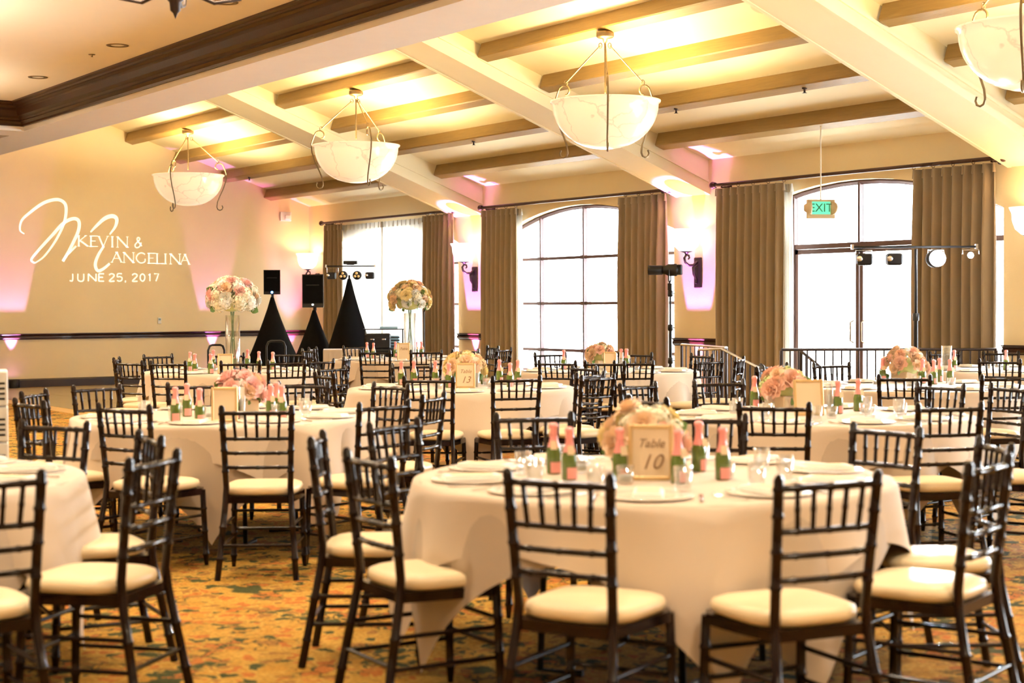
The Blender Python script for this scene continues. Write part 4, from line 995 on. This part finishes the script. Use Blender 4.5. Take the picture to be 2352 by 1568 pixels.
railing([rp(1566,791,20.4),rp(1668,798,19.6)],'short pale topped railing beside the drape left of the glass door',10,topmat='chrome')
railing([rp(1605,803,18.3),rp(1658,801,18.1),rp(1745,846,17.6)],'pale topped stair railing sloping down towards the right',12,topmat='chrome')
railing([rp(1840,806,18.4),rp(1884,842,18.2)],'short sloping iron stair rail before the glass door',4)
# lantern silhouette post between door and railing
# ------------------------------------------------------------ exit sign
e=P(1885,302,3.482) ; ex=13.70; 
d=fw+rt*((1885-1176)/F)-up*((302-784)/F)
zz=zb(ex); t=(ex)/d.x; e=EYE+d*t; yv=e.y; zs=EYE.z+(PX(1885,458,ex).z-EYE.z)
r=thing('exit_sign','hanging beige exit sign with green letters and two emergency lamps','exit sign',(ex,PX(1885,458,ex).y,PX(1885,458,ex).z),math.atan2(-(ex),yv)*.55)
w_=66/F*(e-EYE).dot(fw)/2; h_=44/F*(e-EYE).dot(fw)
obj('housing',MB().box((-w_,-.03,-h_),(w_,.03,0),bev=.006),M['housing'],r)
gp=obj('green_panel',MB().box((-w_*.72,-.036,-h_*.78),(w_*.62,-.031,-h_*.12)),M['exitg'],r)
text('EXIT',h_*.62,M['exitl'],gp,(-w_*.05,-.038,-h_*.46))
for s_ in (-1,1):
    hd=obj('emergency_lamp',MB().lathe([(.0001,0),(.04,0),(.075,.06),(.08,.09),(.0001,.10)],14,Matrix.Translation((s_*(w_+.035),0,-h_*.45))@Matrix.Rotation(R(65 if s_<0 else -65),4,'Z')@Matrix.Rotation(R(90),4,'X')),M['housing'],r)
obj('hanging_rod',MB().tube([(0,0,0),(0,0,zz-PX(1885,458,ex).z+.005)],.008,6),M['white'],r)
# ------------------------------------------------------------ wall and ceiling fittings
v=PY(655,497); r=thing('alarm_horn','small white alarm box on the stage wall near the corner','alarm',(v.x,B,v.z))
obj('back_box',MB().box((-.12,-.04,-.09),(.12,0,.09),bev=.008),M['white'],r); obj('strobe_lens',MB().box((-.03,-.075,-.065),(.09,-.04,.03),bev=.012),M['napkin'],r)
v=PY(366,736); r=thing('wall_thermostat','small white thermostat on the stage wall above the rail','thermostat',(v.x,B,v.z))
obj('plate',MB().box((-.035,-.018,-.06),(.035,0,.06),bev=.006),M['white'],r); obj('display',MB().box((-.022,-.022,.005),(.022,-.018,.04)),M['bluecase'],r)
ring_=lambda: MB().lathe([(.07,.02),(.075,-.004),(.115,-.008),(.12,.0)],24)
for i,(px,py) in enumerate(((518,5),(270,104),(87,177))):
    v=P(px,py,TZ); r=thing('recessed_downlight','recessed round downlight in the tray ceiling, %s the corner'%('farthest from','middle of three towards','nearest')[i],'ceiling light',(v.x,v.y,TZ),0,'recessed downlights')
    obj('trim_ring',ring_(),M['bronze'],r); obj('baffle',MB().lathe([(.07,-.002),(.0001,.0)],20),M['white'],r)
v=P(211,125,TZ); r=thing('sprinkler_head','tiny sprinkler head in the tray ceiling','sprinkler',(v.x,v.y,TZ))
obj('cover_plate',MB().lathe([(.0001,-.006),(.035,-.006),(.04,0)],14),M['bronze'],r); obj('nozzle',MB().lathe([(.0001,-.03),(.012,-.028),(.01,-.006)],8),M['bronze'],r)
for i,(px,py,pl) in enumerate(((1088,327,'the second bay beam'),(1848,204,'the third bay beam, right of the pendant'),(1553,252,'the third bay beam, beside the pendant'),(573,408,'the first bay beam'))):
    xx=(12.78,12.78,12.78,12.78)[i]; v=PX(px,py,xx); t_=thing('beam_sprinkler','small dark sprinkler under '+pl,'sprinkler',(xx,v.y,zb(xx)),0,'beam sprinklers')
    obj('nozzle',MB().lathe([(.0001,-.055),(.03,-.052),(.012,-.045),(.012,-.012),(.03,-.008),(.03,0.01)],10),M['iron'],t_)
for i,(px,py,pl) in enumerate(((1750,138,'third'),(712,180,'second'))):
    xx=(11.45,10.45)[i]; v=PX(px,py,xx); t_=thing('ceiling_speaker','round flush ceiling disc in the %s beamed bay'%pl,'ceiling speaker',(xx,v.y,zc(xx)-.004),0,'ceiling discs')
    t_.rotation_euler=(0,sl,0); obj('disc',MB().lathe([(.0001,-.004),(.11,-.004),(.125,.004),(.125,.012)],24),M['housing'],t_)
# tray chandelier: only its foot shows
v=PD(403,44,9.6); r=thing('iron_chandelier','dark iron chandelier foot hanging at the top edge above the tray ceiling','chandelier',(v.x,v.y,v.z))
obj('finial',MB().lathe([(.0001,-.0),(.008,.02),(.014,.035),(.030,.05),(.034,.09),(.036,.10),(.05,.115),(.055,.125),(.0001,.13)],16),M['iron'],r)
obj('hub',MB().lathe([(.05,.125),(.10,.145),(.12,.16),(.10,.19),(.04,.24),(.03,.4),(.0001,.4)],20),M['iron'],r)
for q in range(6):
    a=2*PI*q/6; ca,sa=math.cos(a),math.sin(a)
    obj('arm',MB().tube([(x_*ca,x_*sa,z_) for x_,z_ in ((.08,.17),(.25,.12),(.42,.16),(.5,.28),(.46,.36),(.40,.34))],.012,6),M['iron'],r)
    obj('candle_cup',MB().lathe([(.0001,0),(.04,.01),(.05,.05),(.02,.055),(.02,.15),(.0001,.15)],12,Matrix.Translation((.5*ca,.5*sa,.29))),M['iron'],r)
obj('stem',MB().tube([(0,0,.4),(0,0,TZ-v.z)],.012,8),M['iron'],r)
CHN=Proto(r); CHN.put((v.x,v.y,v.z),0,r['label'],'iron chandeliers of the tray ceiling')
CHN.put((2.0,15.6,v.z),0,'added dark iron chandelier out of view at left, lighting the tray ceiling','iron chandeliers of the tray ceiling')  # added outside the frame to brighten the tray ceiling
CHN.put((3.2,-1.2,v.z),0,'added unseen dark iron chandelier behind the camera','iron chandeliers of the tray ceiling')  # unseen too, added for more light on the tray
for lx,ly,pw in ((v.x,v.y,300),(2.0,15.6,1150),(3.9,20.6,330),(3.2,-1.2,200)): light('tray_uplight','SPOT',(lx,ly,v.z+.46),pw,(1,.86,.66),(R(180),0,0),spot_size=R(172),spot_blend=.5,shadow_soft_size=.25)  # upward spots brightening the tray; all but the first added out of view
# white slotted tower at the left edge
c_,rz=frame_at(-12,8.2); hT=PD(0,842,8.2).z
r=thing('slotted_tower','white plastic slotted drawer tower cut off at the left edge','storage tower',(c_.x,c_.y,0),rz)
for i in range(6):
    z0_=.03+(hT-.04)*i/6; z1_=.03+(hT-.04)*(i+1)/6-.008
    dr=obj('drawer',MB().box((-.06,-.15,z0_),(.06,.15,z1_),bev=.006),M['white'],r)
    for q in range(4): obj('slot',MB().box((.012,-.154,z0_+.03+q*.026),(.045,-.149,z0_+.04+q*.026)),M['black'],dr)
# ------------------------------------------------------------ projected names on the stage wall, built as glowing strokes
def ribbon(mb,pts,wid):
    """flat stroke of varying width, lying just in front of the stage wall"""
    ps=[PY(x,y,B-.004) for x,y in pts]; n_=len(ps); vs=[]
    for i,p_ in enumerate(ps):
        t=ps[min(i+1,n_-1)]-ps[max(i-1,0)]; t.normalize(); nn=Vector((-t.z,0,t.x)); w_=(wid[i] if isinstance(wid,(list,tuple)) else wid)*.0083/2
        vs+=[p_+nn*w_,p_-nn*w_]
    vs2=[(q.x,q.y+.003,q.z) for q in vs]; N_=len(vs)
    fs=[(2*i,2*i+1,2*i+3,2*i+2) for i in range(n_-1)]+[(N_+2*i,N_+2*i+2,N_+2*i+3,N_+2*i+1) for i in range(n_-1)]
    fs+=[(2*i,2*i+2,N_+2*i+2,N_+2*i) for i in range(n_-1)]+[(2*i+1,N_+2*i+1,N_+2*i+3,2*i+3) for i in range(n_-1)]+[(0,N_,N_+1,1),(N_-2,N_-1,2*N_-1,2*N_-2)]
    mb.add(vs+[Vector(q) for q in vs2],fs)
def spline(pts,k_=6):
    out=[]; n_=len(pts)
    for i in range(n_-1):
        p0,p1,p2,p3=pts[max(i-1,0)],pts[i],pts[i+1],pts[min(i+2,n_-1)]
        for q in range(k_):
            t=q/k_; out.append(tuple(.5*((2*p1[j])+(-p0[j]+p2[j])*t+(2*p0[j]-5*p1[j]+4*p2[j]-p3[j])*t*t+(-p0[j]+3*p1[j]-3*p2[j]+p3[j])*t**3) for j in (0,1)))
    return out+[pts[-1]]
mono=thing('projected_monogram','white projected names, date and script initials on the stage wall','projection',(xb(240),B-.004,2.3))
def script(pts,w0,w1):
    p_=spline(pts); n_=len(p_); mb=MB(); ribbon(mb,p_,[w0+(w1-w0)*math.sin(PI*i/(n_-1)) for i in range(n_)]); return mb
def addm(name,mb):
    inv=Matrix.Translation((-xb(240),-(B-.004),-2.3)); mb.v=[tuple(inv@Vector(v_)) for v_ in mb.v]; obj(name,mb,M['projlight'],mono)
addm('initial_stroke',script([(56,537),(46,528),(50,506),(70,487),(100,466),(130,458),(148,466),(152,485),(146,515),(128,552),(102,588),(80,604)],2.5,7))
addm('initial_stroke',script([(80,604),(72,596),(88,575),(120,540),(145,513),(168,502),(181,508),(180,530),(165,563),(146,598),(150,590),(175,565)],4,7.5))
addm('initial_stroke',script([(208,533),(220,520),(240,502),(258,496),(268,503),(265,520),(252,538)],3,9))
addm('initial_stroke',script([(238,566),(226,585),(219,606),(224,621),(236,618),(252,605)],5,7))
LET={'K':[((0,0),(0,1),1),((0,.45),(.62,1),.5),((.12,.52),(.8,0),1)],'E':[((0,0),(0,1),1),((0,1),(.55,1),.5),((0,.52),(.45,.52),.5),((0,0),(.55,0),.5)],
'V':[((0,1),(.38,0),1),((.38,0),(.76,1),.5)],'I':[((0,0),(0,1),1)],'N':[((0,0),(0,1),.5),((0,1),(.8,0),1),((.8,0),(.8,1),.5)],'A':[((0,0),(.38,1),.5),((.38,1),(.76,0),1),((.15,.38),(.6,.38),.45)],
'L':[((0,0),(0,1),1),((0,0),(.55,0),.5)],
'G':[[(.78,.85),(.6,.97),(.4,1),(.15,.85),(0,.5),(.15,.15),(.4,0),(.65,.05),(.78,.18),(.78,.42)]],
'J':[[(.32,1),(.32,.2),(.2,.02),(0,.08)]],'U':[[(0,1),(0,.25),(.18,0),(.42,0),(.58,.25),(.58,1)]],
'2':[[(0,.78),(.1,.95),(.3,1),(.5,.85),(.45,.6),(0,0),(.55,0)]],'5':[[(.5,1),(.08,1),(.03,.58),(.3,.62),(.52,.42),(.45,.1),(.2,0),(0,.12)]],
'0':[[(.27,1),(.05,.8),(0,.5),(.05,.2),(.27,0),(.48,.2),(.54,.5),(.48,.8),(.27,1)]],'1':[[(.1,.8),(.27,1),(.27,0)]],'7':[[(0,1),(.52,1),(.2,0)]],',':[[(.1,.1),(.05,-.18)]],
'&':[[(.75,.15),(.3,.75),(.4,.98),(.55,.8),(.1,.3),(.2,.02),(.5,.1),(.7,.5)]]}
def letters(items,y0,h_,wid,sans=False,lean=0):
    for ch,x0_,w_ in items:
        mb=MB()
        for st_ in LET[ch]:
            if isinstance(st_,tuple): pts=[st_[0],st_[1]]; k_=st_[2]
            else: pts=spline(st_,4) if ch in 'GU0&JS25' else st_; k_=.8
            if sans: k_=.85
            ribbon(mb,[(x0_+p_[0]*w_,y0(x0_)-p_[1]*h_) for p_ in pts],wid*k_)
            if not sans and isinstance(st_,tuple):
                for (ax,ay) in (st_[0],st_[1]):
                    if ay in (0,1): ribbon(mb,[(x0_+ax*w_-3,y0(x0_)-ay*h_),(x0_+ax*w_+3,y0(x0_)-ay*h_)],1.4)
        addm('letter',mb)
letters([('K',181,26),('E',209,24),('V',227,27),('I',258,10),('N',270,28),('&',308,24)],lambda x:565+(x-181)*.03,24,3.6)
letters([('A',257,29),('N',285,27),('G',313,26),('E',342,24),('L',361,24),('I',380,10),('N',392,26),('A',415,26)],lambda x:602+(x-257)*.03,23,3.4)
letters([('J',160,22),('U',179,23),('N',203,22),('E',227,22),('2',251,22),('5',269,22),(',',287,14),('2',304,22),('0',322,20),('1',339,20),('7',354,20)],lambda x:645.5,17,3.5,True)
